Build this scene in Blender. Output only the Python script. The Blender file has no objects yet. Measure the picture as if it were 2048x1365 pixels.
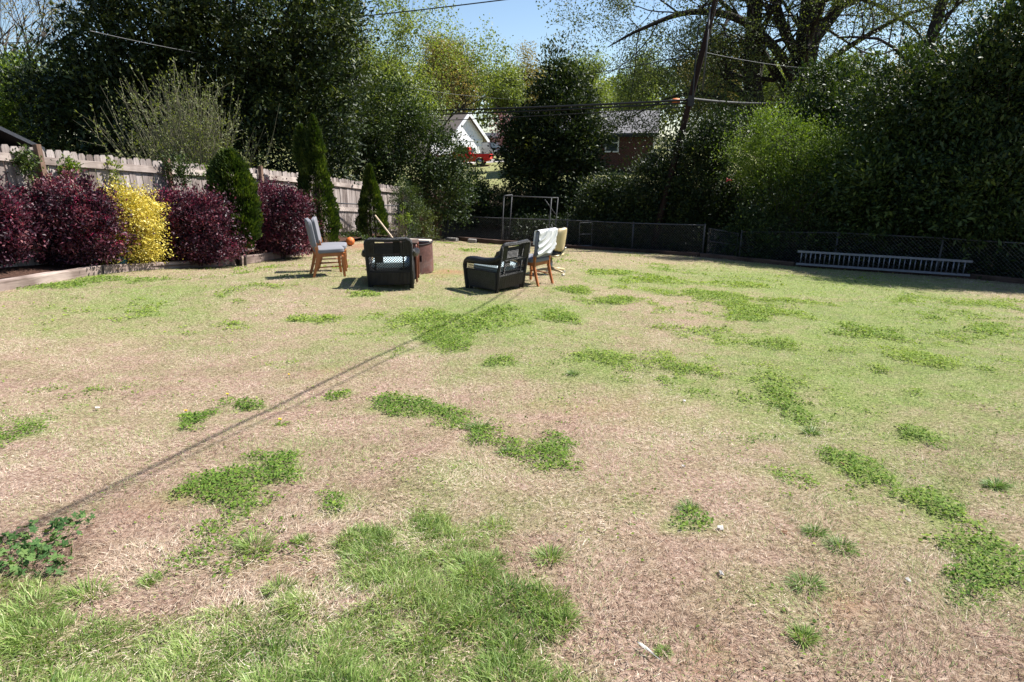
import bpy, bmesh, math, random
import numpy as np
from mathutils import Vector, Matrix

scene = bpy.context.scene
COL = scene.collection
R = math.radians

# ------------------------------------------------------------------ camera
F_PX, CX, CY, HORIZON, EYE = 1250.0, 1024.0, 682.5, 295.0, 1.7
PITCH = math.atan((CY - HORIZON) / F_PX)
cam_d = bpy.data.cameras.new('camera')
cam_d.sensor_width = 36.0
cam_d.lens = F_PX / 2048.0 * 36.0
cam_d.clip_start, cam_d.clip_end = 0.05, 3000.0
cam = bpy.data.objects.new('camera', cam_d)
cam.location = (0, 0, EYE)
cam.rotation_euler = (math.pi / 2 - PITCH, 0, 0)
COL.objects.link(cam)
scene.camera = cam

# ------------------------------------------------------------------ light
SHADOW = Vector((-0.72, -0.29, -1.0))          # direction the sunlight travels
to_sun = (-SHADOW).normalized()
SUN_EL = math.asin(to_sun.z)
SUN_AZ = math.atan2(to_sun.x, to_sun.y)         # clockwise from +Y
world = bpy.data.worlds.new('World')
scene.world = world
world.use_nodes = True
wn = world.node_tree
wn.nodes.clear()
sky = wn.nodes.new('ShaderNodeTexSky')
sky.sky_type = 'NISHITA'
sky.sun_disc = False
sky.sun_elevation = SUN_EL
sky.sun_rotation = SUN_AZ
sky.air_density = 1.0
sky.dust_density = 0.3
sky.ozone_density = 2.6
bg = wn.nodes.new('ShaderNodeBackground')
bg.inputs[1].default_value = 0.07
wo = wn.nodes.new('ShaderNodeOutputWorld')
wn.links.new(sky.outputs[0], bg.inputs[0])
wn.links.new(bg.outputs[0], wo.inputs[0])
sun_d = bpy.data.lights.new('sun', 'SUN')
sun_d.energy = 5.0
sun_d.angle = R(0.53)
sun_d.color = (1.0, 0.965, 0.92)
sun = bpy.data.objects.new('sun', sun_d)
sun.rotation_euler = SHADOW.to_track_quat('-Z', 'Y').to_euler()
sun.location = (20, 10, 40)
COL.objects.link(sun)
scene.view_settings.view_transform = 'Standard'
scene.view_settings.look = 'None'
scene.view_settings.gamma = 1.0
scene.view_settings.use_curve_mapping = False
scene.view_settings.exposure = 1.2
try:
    scene.cycles.max_bounces = 6
    scene.cycles.diffuse_bounces = 3
    scene.cycles.glossy_bounces = 2
    scene.cycles.transmission_bounces = 3
    scene.cycles.transparent_max_bounces = 6
except Exception:
    pass

# ------------------------------------------------------------------ pixel <-> place
SCL = 0.763
def at(px, py, d):
    """the point seen at photo pixel (px,py) at ground distance d (d in survey units)"""
    Y = d * SCL
    u = (px - CX) / F_PX
    v = (CY - py) / F_PX
    c, s = math.cos(PITCH), math.sin(PITCH)
    fy, fz = c + v * s, -s + v * c
    k = Y / fy
    return Vector((u * k, Y, EYE + fz * k))
def ppm(d, py=500):
    return F_PX / (d * SCL * math.cos(PITCH) + 0.3 * (1 if py > 295 else 0)) if False else F_PX / (at(CX, py, d) - cam.location).dot(Vector((0, math.cos(PITCH), -math.sin(PITCH))))

# ------------------------------------------------------------------ terrain height
_cp = []
for x in (-7, 0, 7):
    for y in (-6, 0, 2.2):
        _cp.append((x, y, 0.0))
for q in [(0,570,12.5),(400,537,17),(487,530,19),(620,508,22.5),(701,494,23),(655,557,14),(780,580,13.65),
          (975,583,14.2),(1075,563,15.5),(1095,552,17),(820,541,16.3),(913,480,37),(1105,495,32.5),(1400,514,27.6),
          (1590,533,24.6),(1940,557,22),(2080,572,20.5),(740,470,31),(868,468,38),(300,700,8.9),(1024,700,8.6),
          (1500,700,8.9),(1900,700,9.2),(1024,850,5.8),(1600,850,5.9),(400,850,5.8),(1000,400,47),(960,345,66),(1230,348,57),(955,326,76),
          (1400,345,60),(800,420,46),(300,430,26),(80,470,19)]:
    _cp.append(tuple(at(*q)))
for q in [(-40,15,0.2),(-40,45,0),(-30,80,1),(40,15,-1.6),(40,45,-.8),(30,80,1),(0,90,2),(-80,120,3),(80,120,3),(0,160,4),
          (-150,0,0),(150,0,0),(0,-80,0),(-120,-80,0),(120,-80,0),(-200,250,4),(200,250,4),(0,260,4),(17,22,-2.2),(22,32,-1.8)]:
    _cp.append(q)
_cp = np.array(_cp, float)
def _tps(r2):
    return np.where(r2 > 1e-12, r2 * np.log(r2 + 1e-12) * 0.5, 0)
_n = len(_cp)
_d2 = ((_cp[:, None, :2] - _cp[None, :, :2]) ** 2).sum(-1)
_A = np.zeros((_n + 3, _n + 3))
_A[:_n, :_n] = _tps(_d2) + np.eye(_n) * 0.6
_A[:_n, _n] = 1; _A[:_n, _n + 1:] = _cp[:, :2]
_A[_n, :_n] = 1; _A[_n + 1:, :_n] = _cp[:, :2].T
_w = np.linalg.solve(_A, np.r_[_cp[:, 2], 0, 0, 0])
def gz(x, y):
    x = np.asarray(x, float); y = np.asarray(y, float)
    sh = x.shape
    x = x.ravel(); y = y.ravel()
    xc = np.clip(x, -150, 150); yc = np.clip(y, -80, 255)
    out = np.empty(len(x))
    for i in range(0, len(x), 40000):
        s = slice(i, i + 40000)
        r2 = (xc[s, None] - _cp[None, :, 0]) ** 2 + (yc[s, None] - _cp[None, :, 1]) ** 2
        out[s] = _tps(r2) @ _w[:_n] + _w[_n] + _w[_n + 1] * xc[s] + _w[_n + 2] * yc[s]
    return out.reshape(sh)
def g1(x, y):
    return float(gz(np.array([x]), np.array([y]))[0])
def onto(px, d, dz=0.0):
    """ground point in the column of photo pixel px at distance d"""
    p = at(px, 520, d)
    p = at(px, 520, d)
    p.z = g1(p.x, p.y) + dz
    return p
def hit(px, py):
    """ground point seen at photo pixel"""
    ds = np.linspace(1.6, 60, 600)
    P = np.array([at(px, py, d) for d in ds])
    f = P[:, 2] - gz(P[:, 0], P[:, 1])
    i = int(np.argmax(f < 0)) if (f < 0).any() else len(ds) - 1
    i = max(i, 1)
    t = f[i - 1] / (f[i - 1] - f[i] + 1e-9)
    p = Vector(P[i - 1] + (P[i] - P[i - 1]) * min(max(t, 0), 1))
    p.z = g1(p.x, p.y)
    return p

# ------------------------------------------------------------------ value noise
class VN:
    def __init__(s, seed):
        s.g = np.random.default_rng(seed).random((64, 64))
    def __call__(s, x, y, scale):
        x = np.asarray(x) / scale; y = np.asarray(y) / scale
        xi = np.floor(x).astype(int); yi = np.floor(y).astype(int)
        fx = x - xi; fy = y - yi
        fx = fx * fx * (3 - 2 * fx); fy = fy * fy * (3 - 2 * fy)
        g = s.g
        a = g[xi % 64, yi % 64]; b = g[(xi + 1) % 64, yi % 64]
        c = g[xi % 64, (yi + 1) % 64]; d = g[(xi + 1) % 64, (yi + 1) % 64]
        return (a * (1 - fx) + b * fx) * (1 - fy) + (c * (1 - fx) + d * fx) * fy
N1, N2, N3 = VN(1), VN(2), VN(3)

# ------------------------------------------------------------------ object helpers
def link(name, me, mat=None, parent=None, smooth=False):
    o = bpy.data.objects.new(name, me)
    COL.objects.link(o)
    if mat is not None and len(me.materials) == 0:
        me.materials.append(mat)
    if parent is not None:
        o.parent = parent
    if smooth:
        me.shade_smooth()
    return o
def tag(o, label=None, cat=None, group=None, kind=None):
    if label: o['label'] = label
    if cat: o['category'] = cat
    if group: o['group'] = group
    if kind: o['kind'] = kind
    return o
def empty(name, loc=(0, 0, 0), rz=0.0, label=None, cat=None, group=None):
    o = bpy.data.objects.new(name, None)
    o.empty_display_size = 0.2
    o.location = loc
    o.rotation_euler = (0, 0, rz)
    COL.objects.link(o)
    tag(o, label, cat, group)
    return o
def copy_tree(o, parent=None):
    c = o.copy()
    COL.objects.link(c)
    if parent is not None:
        c.parent = parent
    for ch in o.children:
        copy_tree(ch, c)
    return c

class MB:
    """collects shapes, links them as one mesh"""
    def __init__(s):
        s.v = []; s.f = []
    def add(s, vs, fs):
        b = len(s.v)
        s.v.extend([tuple(p) for p in vs])
        s.f.extend([tuple(i + b for i in f) for f in fs])
        return s
    def box(s, c, size, M=None, taper=1.0):
        x, y, z = size[0] / 2, size[1] / 2, size[2] / 2
        vs = [(-x, -y, -z), (x, -y, -z), (x, y, -z), (-x, y, -z),
              (-x * taper, -y * taper, z), (x * taper, -y * taper, z), (x * taper, y * taper, z), (-x * taper, y * taper, z)]
        c = Vector(c)
        vs = [((M @ Vector(v)) if M else Vector(v)) + c for v in vs]
        return s.add(vs, [(3, 2, 1, 0), (4, 5, 6, 7), (0, 1, 5, 4), (1, 2, 6, 5), (2, 3, 7, 6), (3, 0, 4, 7)])
    def bar(s, a, b, w, h=None, up=(0, 0, 1)):
        h = h or w
        a = Vector(a); b = Vector(b)
        d = (b - a).normalized()
        u = Vector(up)
        sx = d.cross(u)
        if sx.length < 1e-4: sx = d.cross(Vector((0, 1, 0)))
        sx.normalize(); uz = sx.cross(d).normalized()
        vs = []
        for p in (a, b):
            for (i, j) in ((-1, -1), (1, -1), (1, 1), (-1, 1)):
                vs.append(p + sx * i * w / 2 + uz * j * h / 2)
        return s.add(vs, [(3, 2, 1, 0), (4, 5, 6, 7), (0, 1, 5, 4), (1, 2, 6, 5), (2, 3, 7, 6), (3, 0, 4, 7)])
    def tube(s, pts, rad, n=6, cap=True, flat=1.0):
        pts = [Vector(p) for p in pts]
        m = len(pts)
        if not hasattr(rad, '__len__'): rad = [rad] * m
        vs = []
        ref = None
        for i, p in enumerate(pts):
            t = (pts[min(i + 1, m - 1)] - pts[max(i - 1, 0)])
            if t.length < 1e-9: t = Vector((0, 0, 1))
            t.normalize()
            if ref is None:
                ref = Vector((0, 0, 1)) if abs(t.z) < .9 else Vector((1, 0, 0))
            sx = t.cross(ref)
            if sx.length < 1e-5: sx = t.cross(Vector((0, 1, 0)))
            sx.normalize(); sy = sx.cross(t).normalized()
            ref = sy
            for k in range(n):
                a = 2 * math.pi * k / n
                vs.append(p + sx * math.cos(a) * rad[i] + sy * math.sin(a) * rad[i] * flat)
        fs = []
        for i in range(m - 1):
            for k in range(n):
                k2 = (k + 1) % n
                fs.append((i * n + k, i * n + k2, (i + 1) * n + k2, (i + 1) * n + k))
        if cap:
            fs.append(tuple(range(n - 1, -1, -1)))
            fs.append(tuple((m - 1) * n + k for k in range(n)))
        return s.add(vs, fs)
    def prism(s, poly, y0, y1, M=None):
        """poly in (x,z), extruded along y"""
        n = len(poly)
        vs = [(x, y0, z) for x, z in poly] + [(x, y1, z) for x, z in poly]
        if M: vs = [M @ Vector(v) for v in vs]
        fs = [tuple(range(n)), tuple(range(2 * n - 1, n - 1, -1))]
        for i in range(n):
            j = (i + 1) % n
            fs.append((j, i, n + i, n + j))
        return s.add(vs, fs)
    def lathe(s, prof, c=(0, 0, 0), n=16, cap=True):
        c = Vector(c)
        vs = []
        for r, z in prof:
            for k in range(n):
                a = 2 * math.pi * k / n
                vs.append(c + Vector((r * math.cos(a), r * math.sin(a), z)))
        fs = []
        m = len(prof)
        for i in range(m - 1):
            for k in range(n):
                k2 = (k + 1) % n
                fs.append((i * n + k, i * n + k2, (i + 1) * n + k2, (i + 1) * n + k))
        if cap:
            fs.append(tuple(range(n - 1, -1, -1)))
            fs.append(tuple((m - 1) * n + k for k in range(n)))
        return s.add(vs, fs)
    def quad(s, a, b, c, d):
        return s.add([a, b, c, d], [(0, 1, 2, 3)])
    def mesh(s, name, mat=None, smooth=False):
        me = bpy.data.meshes.new(name)
        me.from_pydata(s.v, [], s.f)
        me.update()
        if mat: me.materials.append(mat)
        if smooth: me.shade_smooth()
        return me
    def build(s, name, mat, parent=None, smooth=False, bevel=0.0):
        me = s.mesh(name, mat)
        if bevel > 0:
            bm = bmesh.new(); bm.from_mesh(me)
            bmesh.ops.bevel(bm, geom=bm.edges[:], offset=bevel, segments=2, affect='EDGES', clamp_overlap=True)
            bm.to_mesh(me); bm.free()
        if smooth: me.shade_smooth()
        return link(name, me, None, parent)

def soft_box(name, size, mat, parent, loc=(0, 0, 0), rot=(0, 0, 0), p=5.0, n=10, puff=0.0):
    """superellipsoid cushion"""
    bm = bmesh.new()
    bmesh.ops.create_cube(bm, size=2)
    bmesh.ops.subdivide_edges(bm, edges=bm.edges[:], cuts=n, use_grid_fill=True)
    for v in bm.verts:
        c = v.co
        k = (abs(c.x) ** p + abs(c.y) ** p + abs(c.z) ** p) ** (1 / p)
        q = c / k
        b = 1 + puff * (1 - min(1, q.x ** 2)) * (1 - min(1, q.y ** 2)) * (1 if q.z > 0 else 0)
        v.co = Vector((q.x * size[0] / 2, q.y * size[1] / 2, q.z * size[2] / 2 * b))
    me = bpy.data.meshes.new(name)
    bm.to_mesh(me); bm.free()
    me.shade_smooth()
    me.materials.append(mat)
    o = link(name, me, None, parent)
    o.location = loc; o.rotation_euler = rot
    return o

def tri_mesh(name, V, T, attr, mat, parent=None, kind=None, faces_n=3):
    me = bpy.data.meshes.new(name)
    nv, nt = len(V), len(T)
    me.vertices.add(nv)
    me.vertices.foreach_set('co', np.ascontiguousarray(V, np.float32).ravel())
    me.loops.add(nt * 3)
    me.loops.foreach_set('vertex_index', np.ascontiguousarray(T, np.int32).ravel())
    me.polygons.add(nt)
    me.polygons.foreach_set('loop_start', np.arange(0, nt * 3, 3, dtype=np.int32))
    a = me.attributes.new('tone', 'FLOAT', 'POINT')
    a.data.foreach_set('value', np.ascontiguousarray(attr, np.float32))
    me.materials.append(mat)
    me.update(calc_edges=True)
    o = link(name, me, None, parent)
    if kind: o['kind'] = kind
    return o

def unit(a):
    return a / (np.linalg.norm(a, axis=-1, keepdims=True) + 1e-9)
def leaf_arrays(P, D, N, L, W, tone, fold=0.18):
    D = unit(D)
    S = unit(np.cross(D, N))
    N = np.cross(S, D)
    L = np.broadcast_to(np.asarray(L, float), (len(P),))[:, None]
    W = np.broadcast_to(np.asarray(W, float), (len(P),))[:, None]
    mid = P + D * L * .45
    V = np.stack([P, mid - S * W / 2 + N * fold * W, P + D * L, mid + S * W / 2 + N * fold * W], 1).reshape(-1, 3)
    b = np.arange(len(P))[:, None] * 4
    T = np.stack([np.c_[b, b + 1, b + 2], np.c_[b, b + 2, b + 3]], 1).reshape(-1, 3)
    return V, T, np.repeat(tone, 4)
def leaves(name, P, D, N, L, W, tone, mat, parent=None, kind='stuff', fold=.18):
    V, T, A = leaf_arrays(P, D, N, L, W, tone, fold)
    return tri_mesh(name, V, T, A, mat, parent, kind)
def rdir(rng, n):
    return unit(rng.normal(size=(n, 3)))
# ------------------------------------------------------------------ materials
def new_mat(name):
    m = bpy.data.materials.new(name)
    m.use_nodes = True
    nt = m.node_tree
    return m, nt, nt.nodes['Principled BSDF']
def ramp(nt, stops, fac, interp='LINEAR'):
    r = nt.nodes.new('ShaderNodeValToRGB')
    e = r.color_ramp
    e.interpolation = interp
    while len(e.elements) < len(stops): e.elements.new(0.5)
    for el, (p, c) in zip(e.elements, stops):
        el.position = p; el.color = (*c, 1)
    nt.links.new(fac, r.inputs[0])
    return r.outputs[0]
def noise(nt, scale, detail=4, vec=None, rough=.6, dist=0.0):
    n = nt.nodes.new('ShaderNodeTexNoise')
    n.inputs['Scale'].default_value = scale
    n.inputs['Detail'].default_value = detail
    n.inputs['Roughness'].default_value = rough
    n.inputs['Distortion'].default_value = dist
    if vec: nt.links.new(vec, n.inputs['Vector'])
    return n.outputs[0]
def coords(nt, scale=(1, 1, 1), obj=True):
    t = nt.nodes.new('ShaderNodeTexCoord')
    m = nt.nodes.new('ShaderNodeMapping')
    m.inputs['Scale'].default_value = scale
    nt.links.new(t.outputs['Object' if obj else 'Generated'], m.inputs[0])
    return m.outputs[0]
def world_pos(nt, scale=(1, 1, 1)):
    g = nt.nodes.new('ShaderNodeNewGeometry')
    m = nt.nodes.new('ShaderNodeMapping')
    m.inputs['Scale'].default_value = scale
    nt.links.new(g.outputs['Position'], m.inputs[0])
    return m.outputs[0]
def bump(nt, b, h, strength=.4, dist=.01):
    n = nt.nodes.new('ShaderNodeBump')
    n.inputs['Strength'].default_value = strength
    n.inputs['Distance'].default_value = dist
    nt.links.new(h, n.inputs['Height'])
    nt.links.new(n.outputs[0], b.inputs['Normal'])
def simple(name, c1, c2=None, scale=8.0, rough=.6, metal=0.0, bumps=0.0, stretch=(1, 1, 1), spec=.5, bd=.01, wpos=False):
    m, nt, b = new_mat(name)
    c2 = c2 or tuple(x * .75 for x in c1)
    v = world_pos(nt, stretch) if wpos else coords(nt, stretch)
    f = noise(nt, scale, 5, v)
    nt.links.new(ramp(nt, [(.3, c2), (.7, c1)], f), b.inputs['Base Color'])
    b.inputs['Roughness'].default_value = rough
    b.inputs['Metallic'].default_value = metal
    b.inputs['Specular IOR Level'].default_value = spec
    if bumps: bump(nt, b, f, bumps, bd)
    return m
def leafmat(name, stops, rough=.45, trans=.25, spec=.5, tint=(1.6, 1.7, .6)):
    m, nt, b = new_mat(name)
    a = nt.nodes.new('ShaderNodeAttribute'); a.attribute_name = 'tone'
    c = ramp(nt, stops, a.outputs['Fac'])
    nt.links.new(c, b.inputs['Base Color'])
    b.inputs['Roughness'].default_value = rough
    b.inputs['Specular IOR Level'].default_value = spec
    out = nt.nodes['Material Output']
    if trans > 0:
        t = nt.nodes.new('ShaderNodeBsdfTranslucent')
        mul = nt.nodes.new('ShaderNodeMix'); mul.data_type = 'RGBA'; mul.blend_type = 'MULTIPLY'
        mul.inputs[0].default_value = 1
        nt.links.new(c, mul.inputs[6]); mul.inputs[7].default_value = (*tint, 1)
        nt.links.new(mul.outputs[2], t.inputs[0])
        mx = nt.nodes.new('ShaderNodeMixShader'); mx.inputs[0].default_value = trans
        nt.links.new(b.outputs[0], mx.inputs[1]); nt.links.new(t.outputs[0], mx.inputs[2])
        nt.links.new(mx.outputs[0], out.inputs[0])
    return m

M = {}
M['lawn_blade'] = leafmat('lawn_blade', [(0, (.15, .088, .06)), (.18, (.32, .225, .155)), (.4, (.51, .402, .295)), (.55, (.69, .595, .47)),
                                        (.62, (.38, .39, .20)), (.75, (.28, .34, .12)), (.9, (.17, .25, .06)), (1, (.10, .18, .04))], .65, .2, .2, (1.1, 1.1, .95))
M['fescue'] = leafmat('fescue_blade', [(0, (.08, .15, .03)), (.4, (.18, .27, .06)), (.75, (.30, .38, .12)), (.93, (.43, .46, .22)), (1, (.5, .42, .25))], .5, .3, .3, (1.4, 1.4, .7))
M['clover'] = leafmat('clover_leaf', [(0, (.055, .11, .018)), (.5, (.125, .20, .03)), (1, (.25, .31, .055))], .7, .25, .12, (1.4, 1.5, .6))
M['weed'] = leafmat('weed_leaf', [(0, (.03, .075, .022)), (.5, (.075, .145, .04)), (1, (.15, .215, .06))], .65, .2, .18, (1.3, 1.4, .7))
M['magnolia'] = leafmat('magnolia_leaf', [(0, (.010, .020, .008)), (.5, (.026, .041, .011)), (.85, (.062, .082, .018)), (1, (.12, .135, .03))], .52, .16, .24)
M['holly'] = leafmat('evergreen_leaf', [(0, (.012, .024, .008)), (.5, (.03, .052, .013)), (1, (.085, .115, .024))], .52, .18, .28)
M['privet'] = leafmat('privet_leaf', [(0, (.035, .065, .012)), (.5, (.085, .13, .022)), (1, (.18, .23, .042))], .58, .32, .2)
M['spring'] = leafmat('spring_leaf', [(0, (.08, .11, .025)), (.5, (.15, .19, .045)), (1, (.27, .28, .09))], .5, .35, .35)
M['olive'] = leafmat('olive_leaf', [(0, (.06, .075, .025)), (.5, (.11, .13, .04)), (1, (.19, .2, .07))], .55, .3, .3)
M['catkin'] = leafmat('catkin_leaf', [(0, (.13, .12, .035)), (.5, (.24, .2, .06)), (1, (.36, .28, .09))], .6, .35, .3, (1.3, 1.2, .7))
M['oakleaf'] = leafmat('oak_leaf', [(0, (.04, .055, .018)), (.5, (.08, .10, .03)), (1, (.15, .16, .05))], .5, .3, .35)
M['loro'] = leafmat('purple_leaf', [(0, (.012, .006, .011)), (.4, (.05, .016, .028)), (.8, (.14, .038, .056)), (1, (.25, .10, .095))], .5, .18, .35, (2.0, .8, 1.2))
M['pinkflower'] = leafmat('pink_blossom', [(0, (.22, .012, .05)), (1, (.5, .035, .13))], .55, .3, .3, (1.4, .9, 1.1))
M['yellow'] = leafmat('yellow_leaf', [(0, (.22, .21, .03)), (.35, (.55, .46, .07)), (.8, (.80, .68, .17)), (1, (.86, .78, .36))], .5, .3, .35, (1.2, 1.1, .6))
M['thuja'] = leafmat('thuja_spray', [(0, (.010, .022, .004)), (.45, (.036, .062, .008)), (.8, (.09, .12, .016)), (1, (.14, .165, .03))], .6, .2, .3)
M['redbud'] = leafmat('pink_haze_leaf', [(0, (.3, .15, .15)), (1, (.45, .26, .26))], .6, .3, .3, (1.2, 1, 1))
M['rusttwig'] = simple('rust_twig', (.16, .075, .05), (.09, .045, .03), 4, .8)
M['bark'] = simple('grey_bark', (.085, .068, .055), (.03, .024, .02), 9, .9, 0, .8, (1, 1, .25), .2, .03)
M['dark_bark'] = simple('dark_bark', (.045, .036, .03), (.018, .014, .012), 7, .9, 0, .8, (1, 1, .2), .2, .03)
M['pale_twig'] = simple('pale_twig', (.26, .22, .17), (.14, .11, .085), 6, .8)
M['olive_twig'] = simple('olive_twig', (.17, .16, .085), (.10, .09, .05), 6, .8)

# weathered fence wood: grain along z, per-board shade
def fence_wood(name, c1, c2, c3, stretch):
    m, nt, b = new_mat(name)
    oi = nt.nodes.new('ShaderNodeObjectInfo')
    t = nt.nodes.new('ShaderNodeTexCoord')
    mp = nt.nodes.new('ShaderNodeMapping'); mp.inputs['Scale'].default_value = stretch
    comb = nt.nodes.new('ShaderNodeVectorMath'); comb.operation = 'ADD'
    sc = nt.nodes.new('ShaderNodeVectorMath'); sc.operation = 'SCALE'
    sc.inputs[0].default_value = (13, 7, 29)
    nt.links.new(oi.outputs['Random'], sc.inputs['Scale'])
    nt.links.new(t.outputs['Object'], comb.inputs[0]); nt.links.new(sc.outputs[0], comb.inputs[1])
    nt.links.new(comb.outputs[0], mp.inputs[0])
    g = noise(nt, 1, 6, mp.outputs[0], .65, .6)
    col = ramp(nt, [(.25, c3), (.5, c2), (.75, c1)], g)
    big = noise(nt, 1.6, 3, comb.outputs[0])
    mx = nt.nodes.new('ShaderNodeMix'); mx.data_type = 'RGBA'; mx.blend_type = 'MULTIPLY'
    mx.inputs[0].default_value = 1
    nt.links.new(col, mx.inputs[6])
    nt.links.new(ramp(nt, [(.32, (.45, .41, .39)), (.6, (1.05, 1.03, 1.01))], big), mx.inputs[7])
    mx2 = nt.nodes.new('ShaderNodeMix'); mx2.data_type = 'RGBA'; mx2.blend_type = 'MULTIPLY'
    mx2.inputs[0].default_value = 1
    nt.links.new(mx.outputs[2], mx2.inputs[6])
    nt.links.new(ramp(nt, [(0, (.72, .68, .66)), (1, (1.1, 1.08, 1.06))], oi.outputs['Random']), mx2.inputs[7])
    nt.links.new(mx2.outputs[2], b.inputs['Base Color'])
    b.inputs['Roughness'].default_value = .85
    b.inputs['Specular IOR Level'].default_value = .2
    bump(nt, b, g, .5, .006)
    return m
M['picket'] = fence_wood('weathered_picket', (.50, .465, .445), (.38, .345, .33), (.17, .145, .135), (60, 30, 2.2))
M['rail'] = fence_wood('weathered_rail', (.56, .51, .475), (.44, .39, .36), (.24, .2, .18), (2.2, 30, 45))
M['post'] = fence_wood('brown_post', (.27, .19, .145), (.2, .135, .10), (.1, .07, .05), (40, 40, 2))
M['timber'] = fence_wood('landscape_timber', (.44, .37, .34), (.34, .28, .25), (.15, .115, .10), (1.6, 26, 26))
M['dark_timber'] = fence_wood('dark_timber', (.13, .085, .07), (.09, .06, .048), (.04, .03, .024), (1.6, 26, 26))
M['orange_wood'] = simple('honey_oak', (.46, .17, .055), (.3, .095, .03), 5, .42, 0, .1, (1, 1, .15))
M['red_wood'] = simple('mahogany_wood', (.19, .055, .03), (.1, .03, .018), 5, .4, 0, .1, (1, 1, .15))
M['grey_fabric'] = simple('grey_upholstery', (.20, .20, .215), (.155, .155, .17), 220, .9, 0, .35, (1, 1, 1), .2, .002)
M['white_cloth'] = simple('white_cloth', (.78, .77, .77), (.7, .69, .69), 60, .9, 0, .2, (1, 1, 1), .2, .002)
M['cushion'] = simple('pale_blue_cushion', (.62, .72, .74), (.45, .6, .64), 14, .9, 0, .1)
M['beige_plastic'] = simple('beige_plastic', (.56, .44, .25), (.5, .38, .2), 3, .4)
M['cream_vinyl'] = simple('cream_vinyl', (.6, .57, .48), (.5, .47, .4), 6, .5)
M['black_fabric'] = simple('black_fabric', (.018, .018, .02), (.01, .01, .012), 60, .8, 0, .1)
M['steel'] = simple('dull_steel', (.42, .42, .42), (.28, .28, .28), 12, .5, .8)
M['shaded_galv'] = simple('shaded_galvanised_steel', (.085, .085, .09), (.05, .05, .053), 14, .7, .1)  # grey darkened, tree shade on fence and frame is in the colour
M['shaded_alum'] = simple('aluminium', (.26, .26, .29), (.19, .19, .215), 10, .5, .5)  # grey darkened for the shade the ladder lies in
M['wire'] = simple('dark_wire', (.20, .20, .21), (.14, .14, .15), 10, .5, .4)
M['cable'] = simple('black_cable', (.012, .012, .012), (.008, .008, .008), 10, .6)
M['cable_grey'] = simple('grey_cable', (.16, .16, .16), (.12, .12, .12), 10, .5)
M['creosote'] = simple('creosote_pole', (.03, .015, .011), (.012, .007, .006), 6, .85, 0, .6, (1, 1, .12), .2, .02)
M['black_metal'] = simple('black_metal', (.02, .02, .022), (.012, .012, .012), 10, .5, .3)
M['orange'] = simple('orange_rubber', (.62, .17, .03), (.5, .12, .02), 40, .6, 0, .1)
M['seam'] = simple('ball_seam', (.05, .03, .02), (.03, .02, .015), 10, .7)
M['turquoise'] = simple('turquoise_plastic', (.09, .45, .55), (.07, .38, .48), 5, .35)
M['ball_stripe'] = simple('yellow_stripe', (.65, .45, .1), (.55, .38, .08), 5, .4)
M['pale_wood'] = simple('pale_wood', (.62, .48, .33), (.5, .37, .24), 9, .6, 0, .1, (.2, 4, 4))
M['board'] = simple('bleached_board', (.6, .52, .43), (.46, .38, .3), 8, .7, 0, .2, (.3, 5, 5))
M['mulch'] = simple('mulch', (.11, .06, .042), (.035, .02, .015), 22, .95, 0, 1.0, (1, 1, 1), .1, .05, True)
M['block'] = simple('concrete_block', (.26, .24, .22), (.17, .155, .14), 18, .9, 0, .4)
M['brick'] = None
M['white_paint'] = simple('white_siding', (.80, .80, .79), (.74, .74, .73), 3, .6)
M['white_trim'] = simple('white_trim', (.78, .78, .78), (.72, .72, .72), 3, .5)
M['shingle'] = simple('grey_shingle', (.19, .185, .19), (.135, .13, .135), 30, .9, 0, .4, (1, 1, 1), .2, .03)
M['brown_shingle'] = simple('brown_shingle', (.2, .165, .14), (.14, .115, .10), 30, .9, 0, .4, (1, 1, 1), .2, .03)
M['dark_shingle'] = simple('dark_shingle', (.05, .055, .065), (.028, .03, .036), 30, .9, 0, .4, (1, 1, 1), .2, .03)
M['glass'] = simple('window_glass', (.06, .075, .08), (.03, .04, .045), 2, .08)
M['red_paint'] = simple('red_car_paint', (.55, .02, .02), (.5, .016, .016), 2, .25)
M['dark_paint'] = simple('dark_car_paint', (.022, .022, .026), (.018, .018, .02), 2, .25)
M['tyre'] = simple('tyre_rubber', (.02, .02, .02), (.014, .014, .014), 20, .85)
M['chrome'] = simple('chrome', (.6, .6, .6), (.5, .5, .5), 5, .2, 1)
M['lamp_red'] = simple('red_lens', (.4, .01, .01), (.3, .01, .01), 5, .3)
M['lamp_clear'] = simple('clear_lens', (.7, .7, .66), (.6, .6, .58), 5, .2)
M['concrete'] = simple('driveway_concrete', (.5, .46, .42), (.4, .37, .34), 2, .9, 0, .1, (1, 1, 1), .2, .01, True)
M['red_ribbon'] = simple('red_ribbon', (.65, .015, .03), (.5, .01, .02), 5, .5)
M['paper'] = simple('paper_scrap', (.5, .48, .44), (.36, .34, .31), 20, .8)
M['dry_leaf'] = simple('dry_leaf', (.34, .17, .08), (.22, .10, .05), 20, .8)
M['dandelion'] = simple('dandelion_yellow', (.72, .5, .02), (.6, .38, .015), 80, .8)
M['stem'] = simple('green_stem', (.12, .2, .05), (.08, .14, .03), 20, .6)

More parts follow.
